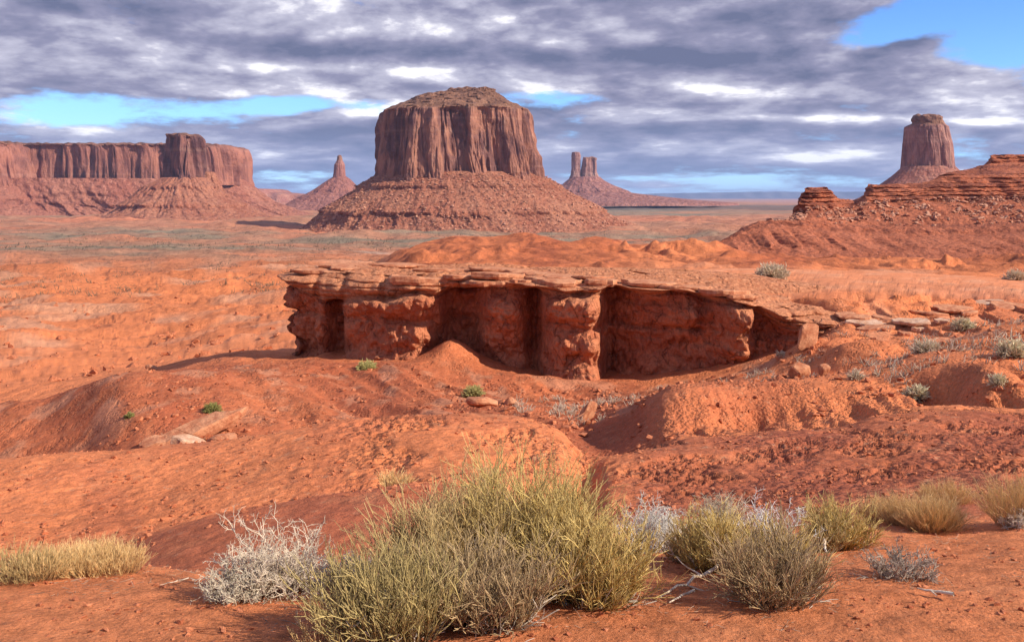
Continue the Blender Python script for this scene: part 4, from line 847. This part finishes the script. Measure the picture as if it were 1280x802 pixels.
# ------------------------------------------------------------------ scattered stones (uncountable)
rr = np.random.RandomState(12)
M_peb = mat_plain('red_gravel', (0.34, 0.095, 0.042), 0.3, 9.0, 0.02, 0.95, (0.55, 0.20, 0.095))
def stones(name, n, pxa, pxb, ya, yb, s0, s1, dens=None, seed=0, power=4.0):
    px = pxa + (pxb - pxa) * rr.rand(n); Y = np.exp(np.log(ya) + (np.log(yb) - np.log(ya)) * rr.rand(n)); u = (px - CX) / F
    x = u * Y; k = fbm2(x / (.08 * ya) + seed, Y / (.1 * ya), 3) > -0.02
    if dens: k &= dens(px, Y)
    px, Y, x = px[k], Y[k], x[k]
    z = np.array([gz(a, b) for a, b in zip(x, Y)])
    sz = s0 + (s1 - s0) * rr.rand(len(x)) ** power
    return scatter(name, np.stack([x, Y, z], 1), sz, M_peb, None, (float(x.mean()), float(Y.mean()), float(z.mean())), seed + 1, .3)
stones('foreground_gravel', 9000, -60, 1340, 3.2, 6.8, .002, .020, seed=1)
stones('mound_gravel', 12000, -60, 1340, 8.5, 17, .007, .05, seed=2)
stones('wash_gravel', 7000, 120, 1340, 31, 62, .03, .22, seed=3)
stones('wash_stones', 1500, 560, 1040, 41, 60, .05, .30, seed=5, power=3)
stones('plain_rocks', 2000, -60, 480, 85, 500, .10, .8, seed=4, power=4)

# ------------------------------------------------------------------ STEMS, TWIGS, GRASS
def unit(v): return v / np.maximum(np.linalg.norm(v, axis=-1, keepdims=True), 1e-9)
def polylines(rs, base, dirn, length, seg=4, droop=0.0, wig=0.0, curl=None):
    n = len(base); P = np.zeros((n, seg + 1, 3)); P[:, 0] = base; d = unit(dirn); st = (length / seg)[:, None]
    for i in range(seg):
        d = unit(d + wig * rs.normal(size=(n, 3)) + np.array([0, 0, -droop]) + (curl if curl is not None else 0)); P[:, i+1] = P[:, i] + d * st
    return P
def sprout(rs, P, per, t0, t1, spread, up, len_f, seg=3, wig=0.1, lenlo=.5):
    n, s1, _ = P.shape; idx = np.repeat(np.arange(n), per); t = t0 + (t1 - t0) * rs.rand(len(idx)); f = t * (s1 - 1); i = np.minimum(f.astype(int), s1 - 2); fr = (f - i)[:, None]
    b = P[idx, i] * (1 - fr) + P[idx, i+1] * fr; tan = unit(P[idx, i+1] - P[idx, i])
    L = np.linalg.norm(P[:, -1] - P[:, 0], axis=1)[idx] * len_f * (lenlo + (1 - lenlo) * rs.rand(len(idx)))
    d = unit(tan + spread * unit(rs.normal(size=(len(idx), 3))) + np.array([0, 0, up])); return polylines(rs, b, d, L, seg, 0, wig)
def tubes(P, r0, r1, c0, c1, crand, rs, sides=3):
    """P (n,s,3) -> verts, quads, colours"""
    n, s1, _ = P.shape; tan = np.empty_like(P); tan[:, 1:-1] = P[:, 2:] - P[:, :-2]; tan[:, 0] = P[:, 1] - P[:, 0]; tan[:, -1] = P[:, -1] - P[:, -2]; tan = unit(tan)
    a = unit(np.cross(tan, np.array([0.31, 0.83, 0.12]))); b = np.cross(tan, a); t = np.linspace(0, 1, s1)[None, :, None]
    R = (r0[:, None, None] if hasattr(r0, '__len__') else r0) * (1 - t) + (r1[:, None, None] if hasattr(r1, '__len__') else r1) * t
    V = np.stack([P + (a * math.cos(2 * math.pi * k / sides) + b * math.sin(2 * math.pi * k / sides)) * R for k in range(sides)], 2)
    k = np.arange(sides); i = np.arange(s1 - 1)[:, None] * sides
    q = np.stack([i + k, i + (k + 1) % sides, i + sides + (k + 1) % sides, i + sides + k], -1).reshape(-1, 4)
    Fc = (q[None] + (np.arange(n) * s1 * sides)[:, None, None]).reshape(-1, 4)
    rnd = 1 + crand * (rs.rand(n, 1, 1) * 2 - 1); col = (np.array(c0) * (1 - t) + np.array(c1) * t) * rnd + 0 * P[:, :, :1]
    col = np.repeat(col[:, :, None, :], sides, 2).reshape(-1, 3)
    return V.reshape(-1, 3), Fc, np.clip(col, 0, .95)
def join_parts(name, lst, loc, mat=None):
    V = []; Fc = []; Cc = []; off = 0
    for v, f, c in lst: V.append(v); Fc.append(f + off); Cc.append(c); off += len(v)
    me = np_mesh(name, np.concatenate(V) - np.array(loc)[None], np.concatenate(Fc), mat or M_stem, True, {'tint': np.concatenate(Cc)}); return me
def dome_dirs(rs, n, tilt, lean=(0, 0)):
    a = rs.rand(n) * 2 * np.pi; r = np.sqrt(rs.rand(n)) * tilt; return unit(np.stack([np.cos(a) * r + lean[0], np.sin(a) * r + lean[1], np.ones(n)], 1))
PAL = {'green': ((0.17, 0.105, 0.05), (0.50, 0.345, 0.105), (0.68, 0.48, 0.18)), 'olive': ((0.20, 0.12, 0.07), (0.46, 0.31, 0.12), (0.56, 0.39, 0.17)),
       'straw': ((0.36, 0.21, 0.10), (0.72, 0.44, 0.17), (0.84, 0.56, 0.26)), 'brown': ((0.17, 0.10, 0.06), (0.40, 0.27, 0.13), (0.48, 0.33, 0.17)), 'dark': ((0.13, 0.08, 0.05), (0.38, 0.28, 0.10), (0.46, 0.34, 0.14))}
def broom_clump(seed, base, H, R, pal, n, lean=(0, 0), tilt=1.0, thick=.0019, dead=0.22, per=6):
    """dense upright-stemmed clump (rabbitbrush / joint fir)"""
    rs = np.random.RandomState(seed); c0, c1, c2 = PAL[pal]; H = H * .80; R = R * .80
    n = int(n * .82); a = rs.rand(n) * 6.283; r = np.sqrt(rs.rand(n)) * R * .42; bp = np.stack([base[0] + np.cos(a) * r, base[1] + np.sin(a) * r, np.full(n, base[2] - .015)], 1)
    d = dome_dirs(rs, n, tilt * .35, lean); d[:, 0] += np.cos(a) * r / (R * .42) * tilt * .75; d[:, 1] += np.sin(a) * r / (R * .42) * tilt * .75; d = unit(d)
    horiz = np.hypot(d[:, 0], d[:, 1]); reach = 1 / np.sqrt((d[:, 2] / H)**2 + (horiz / R)**2)
    L = reach * (0.40 + .46 * rs.rand(n))
    P = polylines(rs, bp, d, L, 4, -0.08, .15)
    A = sprout(rs, P, per, .2, 1.0, .75, .32, .55, 2, .14); B = sprout(rs, A, 3, .2, 1.0, .62, .30, .60, 1, .12)
    out = [tubes(P, thick * 1.7, thick, c0, c1, .3, rs), tubes(A, thick, thick * .7, c1, c2, .45, rs), tubes(B, thick * .8, thick * .42, c1, c2, .55, rs)]
    nd = int(n * dead); Dp = polylines(rs, bp[:nd], unit(d[:nd] + .3 * rs.normal(size=(nd, 3))), L[:nd] * .8, 4, -.02, .22)
    Da = sprout(rs, Dp, 4, .2, 1, .9, .1, .4, 2, .25)
    out += [tubes(Dp, thick * 1.8, thick, (.42, .33, .24), (.62, .52, .40), .3, rs), tubes(Da, thick, thick * .5, (.5, .4, .3), (.66, .56, .44), .3, rs)]
    return out
def twig_clump(seed, base, H, R, n, c0=(.38, .30, .22), c1=(.72, .58, .42), lean=(0, 0), thick=.0017, per=6, tilt=1.2):
    """bare, crooked, widely forking twigs"""
    rs = np.random.RandomState(seed); a = rs.rand(n) * 6.283; r = np.sqrt(rs.rand(n)) * R * .35
    bp = np.stack([base[0] + np.cos(a) * r, base[1] + np.sin(a) * r, np.full(n, base[2] - .01)], 1); d = dome_dirs(rs, n, tilt, lean)
    horiz = np.hypot(d[:, 0], d[:, 1]); L = .62 / np.sqrt((d[:, 2] / H)**2 + (horiz / R)**2) * (.55 + .45 * rs.rand(n))
    P = polylines(rs, bp, d, L, 5, -.03, .28); A = sprout(rs, P, per, .2, 1, .95, .30, .50, 4, .30); B = sprout(rs, A, 4, .15, 1, 1.1, .25, .50, 2, .35); Cc = sprout(rs, B, 2, .3, 1, 1.2, .2, .55, 1, .3)
    return [tubes(P, thick * 2, thick * 1.1, c0, c1, .2, rs), tubes(A, thick * 1.1, thick * .7, c1, c1, .22, rs), tubes(B, thick * .75, thick * .45, c1, c1, .25, rs), tubes(Cc, thick * .5, thick * .3, c1, c1, .25, rs)]
def straw_clump(seed, base, H, R, n, pal='straw', lean=(0, 0), thick=.0011):
    rs = np.random.RandomState(seed); c0, c1, c2 = PAL[pal]; a = rs.rand(n) * 6.283; r = np.sqrt(rs.rand(n)) * R * .75
    bp = np.stack([base[0] + np.cos(a) * r, base[1] + np.sin(a) * r * .7, np.full(n, base[2] - .01)], 1)
    d = unit(np.stack([np.cos(a) * r / R * .8 + .30 * rs.normal(size=n) + lean[0], np.sin(a) * r / R * .8 + .30 * rs.normal(size=n) + lean[1], np.ones(n)], 1))
    L = H * (1 - .45 * (r / R)**2) * (.6 + .4 * rs.rand(n)); P = polylines(rs, bp, d, L, 3, .02, .09); A = sprout(rs, P, 4, .35, 1, .5, .3, .42, 2, .12)
    return [tubes(P, thick, thick * .8, c0, c1, .25, rs), tubes(A, thick * .75, thick * .4, c1, c2, .3, rs)]
def bush(name, label, cat, clumps, group=None):
    """clumps: list of (kind, px, py, ya, yb, args dict); one clump = one part"""
    pts = [gpt(c[1], c[2], c[3], c[4]) for c in clumps]
    if len(clumps) == 1:
        p = pts[0]; kind, _, _, _, _, kw = clumps[0]; me = join_parts(name, kind(base=p, **kw), tuple(p)); o = bpy.data.objects.new(name, me); o.location = p; sc.collection.objects.link(o); return tag(o, label, cat, group)
    root = empty(name, tuple(pts[0]), label, cat, group)
    for p, (kind, _, _, _, _, kw) in zip(pts, clumps):
        me = join_parts('stem_clump', kind(base=p, **kw), tuple(p)); o = bpy.data.objects.new('stem_clump', me); o.parent = root; o.location = p - pts[0]; sc.collection.objects.link(o)
    return root
B_, T_, G_ = broom_clump, twig_clump, straw_clump
bush('broom_bush', 'largest bush, sprawling yellow-green with dense broom-like stems, in the centre foreground', 'bush', [
 (B_, 655, 730, 3.7, 6, dict(seed=1, H=.80, R=.46, pal='green', n=330, lean=(.03, 0))),
 (B_, 735, 752, 3.7, 6, dict(seed=2, H=.52, R=.40, pal='green', n=300, lean=(.18, 0))),
 (B_, 560, 745, 3.7, 6, dict(seed=3, H=.60, R=.44, pal='olive', n=300, lean=(-.10, 0))),
 (B_, 490, 798, 3.4, 6, dict(seed=4, H=.42, R=.42, pal='dark', n=260, lean=(-.25, 0))),
 (B_, 610, 778, 3.4, 6, dict(seed=5, H=.38, R=.40, pal='brown', n=260, lean=(-.05, -.05), dead=.3)),
 (B_, 600, 700, 4.4, 6, dict(seed=6, H=.62, R=.36, pal='olive', n=190))])
bush('bleached_shrub', 'large pale grey-white leafless shrub with crooked forking twigs, left of the big green bush', 'shrub', [
 (T_, 345, 742, 3.6, 6, dict(seed=11, H=.60, R=.42, n=95)), (T_, 300, 750, 3.6, 6, dict(seed=12, H=.26, R=.30, n=70, c0=(.30, .22, .15), c1=(.60, .50, .36), lean=(-.4, 0))), (T_, 375, 735, 3.6, 6, dict(seed=13, H=.30, R=.30, n=45, c1=(.66, .56, .42), lean=(.3, 0)))])
bush('bleached_shrub', 'small pale twiggy shrub squeezed between the large white shrub and the big green bush', 'shrub', [(T_, 443, 722, 4.0, 6, dict(seed=14, H=.26, R=.20, n=45, c1=(.66, .58, .46)))])
bush('straw_tuft', 'long low mound of dry straw-coloured grass at the left edge, right half', 'dry grass', [(G_, 122, 714, 4.2, 5.6, dict(seed=21, H=.155, R=.26, n=700)), (G_, 78, 716, 4.2, 5.6, dict(seed=22, H=.14, R=.20, n=500))])
bush('straw_tuft', 'smaller dry grass clump with dark stems cut by the left edge', 'dry grass', [(G_, 22, 724, 4.0, 5.6, dict(seed=23, H=.16, R=.22, n=380, pal='olive')), (G_, 48, 722, 4.0, 5.6, dict(seed=24, H=.15, R=.13, n=200))])
bush('grey_shrub', 'pale grey leafless shrub showing behind the right side of the big green bush', 'shrub', [(T_, 820, 688, 5.0, 7, dict(seed=31, H=.44, R=.40, n=80, c1=(.70, .64, .54), tilt=.9)), (T_, 900, 672, 5.2, 7.4, dict(seed=32, H=.56, R=.30, n=70, c1=(.60, .50, .34), tilt=.7))])
bush('broom_bush', 'upright yellow-green bush standing just right of the biggest bush', 'bush', [(B_, 895, 712, 4.2, 6.2, dict(seed=33, H=.44, R=.25, pal='green', n=210)), (B_, 862, 702, 4.4, 6.2, dict(seed=34, H=.30, R=.18, pal='olive', n=120))])
bush('broom_bush', 'brown-green spreading bush behind the bleached branches', 'bush', [(B_, 968, 750, 4.0, 6.2, dict(seed=35, H=.44, R=.33, pal='brown', n=200, tilt=1.3)), (B_, 975, 728, 4.2, 6.2, dict(seed=36, H=.42, R=.24, pal='green', n=150, tilt=1.1))])
bush('dead_shrub', 'spray of pale dead upright twigs sticking up behind the brown-green bush', 'dead shrub', [(T_, 965, 690, 5.0, 7, dict(seed=37, H=.52, R=.20, n=30, tilt=.45, c1=(.80, .74, .66)))])
bush('broom_bush', 'small olive-green bush between the brown-green bush and the straw grass', 'bush', [(B_, 1052, 684, 5.0, 7, dict(seed=38, H=.34, R=.28, pal='green', n=190)), (B_, 1030, 688, 5.0, 7, dict(seed=39, H=.28, R=.16, pal='olive', n=90))])
bush('straw_tuft', 'golden dry grass mound at the right, the widest of the golden clumps', 'dry grass', [(G_, 1165, 664, 5.4, 7.6, dict(seed=41, H=.24, R=.17, n=700)), (G_, 1128, 655, 5.4, 7.8, dict(seed=42, H=.22, R=.14, n=420)), (G_, 1098, 652, 5.4, 7.8, dict(seed=43, H=.20, R=.11, n=300))])
bush('straw_tuft', 'small golden grass clump behind the widest golden mound', 'dry grass', [(G_, 1182, 632, 6.4, 9, dict(seed=44, H=.22, R=.22, n=420))])
bush('straw_tuft', 'dry golden grass clump with grey stems cut by the right edge', 'dry grass', [(G_, 1280, 655, 5.4, 7.6, dict(seed=45, H=.32, R=.22, n=500)), (T_, 1275, 660, 5.4, 7.6, dict(seed=46, H=.18, R=.22, n=30, thick=.002))])
bush('dead_shrub', 'flattened grey dead shrub on bare sand at the lower right', 'dead shrub', [(T_, 1125, 722, 4.4, 6.4, dict(seed=47, H=.22, R=.30, n=50, c0=(.20, .14, .10), c1=(.42, .32, .24), tilt=1.8, thick=.002))])
bush('dry_grass_tuft', 'small pale dry tuft on the hump left of the big green bush', 'dry grass', [(G_, 493, 612, 9, 13, dict(seed=48, H=.22, R=.16, n=120, thick=.003))])
# trailing dry stems at the bottom left of the big bush
bush('dry_grass_tuft', 'sparse pale twigs rising from the bottom edge left of the big bush', 'dry grass', [(G_, 415, 812, 3.2, 4.2, dict(seed=49, H=.16, R=.16, n=70, thick=.0018))])

# middle-distance shrubs
def leafy(seed, base, R, H, c0, c1, n=260, thick=.012):
    rs = np.random.RandomState(seed); d = unit(rs.normal(size=(n, 3))); d[:, 2] = np.abs(d[:, 2]); bp = np.array(base)[None] + d * np.array([R, R, H]) * (.25 + .3 * rs.rand(n, 1)); dd = unit(d + .5 * rs.normal(size=(n, 3)) + np.array([0, 0, .3]))
    P = polylines(rs, bp, dd, R * (.35 + .4 * rs.rand(n)), 2, 0, .2); A = sprout(rs, P, 3, .3, 1, .9, .2, .5, 1, .2)
    return [tubes(P, thick, thick * .6, c0, c1, .3, rs), tubes(A, thick * .8, thick * .4, c1, c1, .35, rs)]
sage = ((.26, .18, .10), (.74, .63, .40)); grn = ((.10, .09, .03), (.27, .25, .075)); pal_ = ((.35, .25, .16), (.70, .56, .38))
def ms(px, py, ya, yb, R, H, pc, label, seed, thick, n=260, name='desert_shrub', cat='shrub'):
    p = gpt(px, py, ya, yb); me = join_parts(name, leafy(seed, (p.x, p.y, p.z - .02), R, H, pc[0], pc[1], n, thick), tuple(p)); o = bpy.data.objects.new(name, me); o.location = p; sc.collection.objects.link(o); tag(o, label, cat)
ms(965, 348, 78, 100, 1.5, .95, pal_, 'pale dry shrub alone on the flat top of the plateau', 61, .035, 380)
ms(1146, 499, 38, 46, .50, .62, sage, 'round pale sage bush on the slope below the broken slabs', 62, .018, 420)
ms(1204, 412, 46, 60, .75, .65, sage, 'pale sage bush nestled among the broken slabs', 63, .022, 320)
ms(1266, 452, 40, 56, .75, .55, sage, 'grey-green shrub on the slope by the right edge', 64, .022, 300)
ms(1248, 508, 34, 42, .36, .40, sage, 'tiny pale shrub low on the right slope near the dark gully', 65, .014, 220)
ms(1158, 440, 42, 52, .8, .28, pal_, 'low dry grassy shrub in the gully left of the pale sage bush', 66, .02, 220)
ms(66, 572, 34, 40, .48, .42, grn, 'dark green bush at the foot of the left ridge', 67, .018, 420)
ms(265, 514, 40, 52, .44, .34, grn, 'small green bush beside the thin slab in the left wash', 68, .016, 320)
ms(162, 521, 40, 52, .25, .16, grn, 'tiny dark green plant alone on the left ridge face', 69, .014, 140)
ms(458, 461, 56, 66, .65, .35, ((.25, .2, .08), (.50, .44, .16)), 'pale yellow-green tuft at the edge of the shadow below the first pillar', 70, .022, 260)
ms(592, 494, 44, 58, .62, .42, ((.2, .16, .07), (.44, .38, .14)), 'small yellow-green plant behind the wedge-shaped boulder', 71, .022, 240)
ms(1270, 350, 84, 110, 1.3, .7, pal_, 'pale shrub at the right edge of the plateau', 72, .035, 220)
ms(1070, 478, 40, 54, .4, .35, pal_, 'thin dry plant left of the round pale sage bush', 73, .014, 120)
ms(976, 446, 52, 60, .35, .4, pal_, 'small pale tuft on the debris below the ledge', 74, .014, 120)
# dry scrub in the wash and plain (uncountable)
def scrub(name, n, pxa, pxb, ya, yb, s, c0, c1, seed, cond=None, per=7):
    rs = np.random.RandomState(seed); px = pxa + (pxb - pxa) * rs.rand(n); Y = np.exp(np.log(ya) + (np.log(yb) - np.log(ya)) * rs.rand(n)); x = (px - CX) / F * Y
    k = fbm2(x / (.05 * ya) + seed, Y / (.06 * ya), 3) > 0.0
    if cond: k &= cond(px, Y)
    px, Y, x = px[k], Y[k], x[k]; z = np.array([gz(a, b) for a, b in zip(x, Y)]); sz = np.repeat(s * (.5 + rs.rand(len(x))), per) * (1 if np.isscalar(s) else 1)
    b = np.repeat(np.stack([x, Y, z - .01], 1), per, 0) + rs.normal(size=(len(x) * per, 3)) * np.array([.3, .3, 0]) * sz[:, None]
    d = unit(np.stack([rs.normal(size=len(b)) * .6, rs.normal(size=len(b)) * .6, np.ones(len(b))], 1)); P = polylines(rs, b, d, sz * (.6 + .6 * rs.rand(len(b))), 2, 0, .2)
    c = (float(x.mean()), float(Y.mean()), float(z.mean())); me = join_parts(name, [tubes(P, .055 * sz, .03 * sz, c0, c1, .3, rs)], c); o = bpy.data.objects.new(name, me); o.location = c; sc.collection.objects.link(o); return tag(o, kind='stuff')
scrub('dry_scrub', 900, 640, 1060, 42, 56, .28, (.34, .22, .14), (.66, .50, .36), 81, lambda p, y: y > 44 + (p - 640) * .01)
scrub('dry_scrub', 260, 1080, 1290, 38, 58, .34, (.34, .22, .14), (.70, .52, .36), 82)
scrub('plain_scrub', 4500, -60, 480, 250, 1500, 1.2, (.09, .07, .045), (.19, .15, .09), 83, per=3)
scrub('plain_scrub', 6500, -60, 1000, 1000, 3600, 3.0, (.07, .06, .04), (.14, .12, .075), 84, per=3)

# bleached branches and bits of wood on the sand
def branch(pxa, pya, pxb, pyb, r, seed, label, ya=3.6, yb=6, forks=2, name='bleached_branch', lift=.02):
    a = gpt(pxa, pya, ya, yb); b = gpt(pxb, pyb, ya, yb); a.z += lift * .5; b.z += lift; rs = np.random.RandomState(seed); n = 9; t = np.linspace(0, 1, n)[:, None]
    P = np.array(a)[None] * (1 - t) + np.array(b)[None] * t; L = (b - a).length; P += rs.normal(size=(n, 3)) * L * .008; P[:, 2] += .012
    def tube(P, ra, rb):
        v, f, c = tubes(P[None], ra, rb, (.7, .6, .48), (.8, .72, .6), 0, rs, 7); return v, f, c
    o = bpy.data.objects.new(name, join_parts(name, [tube(P, r * .35, r)] + [tube(polylines(rs, P[3 + k*2][None], (P[-1] - P[0])[None] / L + rs.normal(size=(1, 3)) * .5 * np.array([1, 1, .1]) - np.array([[0, 0, .02]]), np.array([L * .3]), 4, 0, .08)[0], r * .45, r * .2) for k in range(forks)], tuple(a), M_wood))
    o.location = a; sc.collection.objects.link(o); return tag(o, label, 'branch')
branch(826, 750, 902, 714, .010, 91, 'thick bleached branch poking out from under the brown-green bush')
branch(836, 759, 868, 746, .007, 92, 'short straight bleached stick parallel to the thick branch', forks=0)
branch(1146, 742, 1192, 751, .009, 93, 'cream-coloured bleached stick lying below the flattened dead shrub', forks=1)
branch(1032, 700, 1030, 690, .010, 94, 'small pale upright stub beside the brown-green bush', forks=0, lift=.06)
branch(200, 737, 236, 730, .003, 95, 'thin pale twig lying on the sand left of the white shrub', forks=1)
branch(92, 713, 106, 706, .007, 96, 'short pale chip of wood at the foot of the long straw mound', forks=0)
branch(275, 757, 310, 748, .006, 97, 'grey root-like stick at the foot of the large white shrub', forks=1)
def chip(px, py, s, seed, label, mat=M_wood, flat=.35):
    p = gpt(px, py, 3.5, 6); bm = hull(seed, flat, 12, .05); me = bpy.data.meshes.new('wood_chip'); bm.to_mesh(me); bm.free(); me.materials.append(mat)
    o = place(me, 'pale_stone', (p.x, p.y, p.z + s * .15), (.1, .1, seed), None, (s * 1.5, s * .8, s)); tag(o, label, 'stone')
chip(792, 752, .022, 3, 'flat white stone under the right side of the biggest bush')
chip(820, 748, .018, 4, 'angular white stone at the tip of the thick bleached branch')
chip(622, 790, .018, 5, 'small beige stone at the foot of the biggest bush', M_rockpale, .7)
chip(66, 716, .022, 6, 'reddish stone at the foot of the long straw mound', M_rock, .8)
rs_ = np.random.RandomState(101)
def litter(n, pxa, pxb, ya, yb, seed):
    px = pxa + (pxb - pxa) * rs_.rand(n); Y = ya + (yb - ya) * rs_.rand(n); x = (px - CX) / F * Y; k = fbm2(x * 3 + seed, Y * 3, 3) > -.05; px, Y, x = px[k], Y[k], x[k]
    z = np.array([gz(a, b) for a, b in zip(x, Y)]); a = rs_.rand(len(x)) * 6.28; d = np.stack([np.cos(a), np.sin(a), .12 * rs_.normal(size=len(x))], 1)
    P = polylines(rs_, np.stack([x, Y, z + .002], 1), d, .015 + .05 * rs_.rand(len(x)) ** 2, 2, 0, .15); return tubes(P, .0011, .0007, (.26, .17, .11), (.52, .40, .28), .5, rs_)
c_ = (0., 4.6, -1.7); me = join_parts('twig_litter', [litter(2600, 330, 1080, 3.7, 5.6, 1), litter(500, -20, 260, 4.2, 5.4, 2), litter(700, 1050, 1300, 4.2, 7.0, 3)], c_)
lo_ = bpy.data.objects.new('twig_litter', me); lo_.location = c_; sc.collection.objects.link(lo_); tag(lo_, kind='stuff')
GROUPS = {'broom_bush': 'yellow-green and brown broom-like bushes in the foreground', 'straw_tuft': 'straw-coloured dry grass clumps in the foreground', 'bleached_shrub': 'bare pale shrubs', 'desert_shrub': 'small shrubs scattered on the slopes and plateau', 'boulder': 'loose boulders in the wash and below the ledge', 'bleached_branch': 'bleached sticks on the sand', 'sandstone_butte': 'flat-topped buttes', 'sandstone_mesa': 'mesas on the left horizon', 'sandstone_tower_butte': 'blocky tower buttes', 'rock_slab': 'sandstone slabs in the left-hand wash', 'leaning_slab': 'leaning slabs', 'pale_stone': 'small pale stones at the foot of the bushes', 'dead_shrub': 'dead shrubs in the foreground', 'distant_mesa': 'distant low mesas on the horizon', 'dry_grass_tuft': 'small sparse dry tufts'}
for o in list(sc.objects):
    k_ = o.name.split('.')[0]
    if o.parent is None and k_ in GROUPS and 'category' in o: o['group'] = GROUPS[k_]
HAZE = True
if HAZE:
    bm = bmesh.new(); bmesh.ops.create_cube(bm, size=1.0); me = bpy.data.meshes.new('haze'); bm.to_mesh(me); bm.free()
    hz = bpy.data.objects.new('haze', me); hz.scale = (130000, 75000, 560); hz.location = (0, 36000, 440 - 280 - 0.0); sc.collection.objects.link(hz); tag(hz, kind='stuff')
    hm = bpy.data.materials.new('thin_haze'); hm.use_nodes = True; ht = NT(hm.node_tree)
    pv = ht.n('ShaderNodeVolumePrincipled'); pv.inputs['Color'].default_value = (0.48, 0.64, 1.0, 1); pv.inputs['Density'].default_value = 1.7e-5; pv.inputs['Anisotropy'].default_value = 0.0
    oo = ht.n('ShaderNodeOutputMaterial'); ht.t.links.new(pv.outputs[0], oo.inputs['Volume']); me.materials.append(hm)
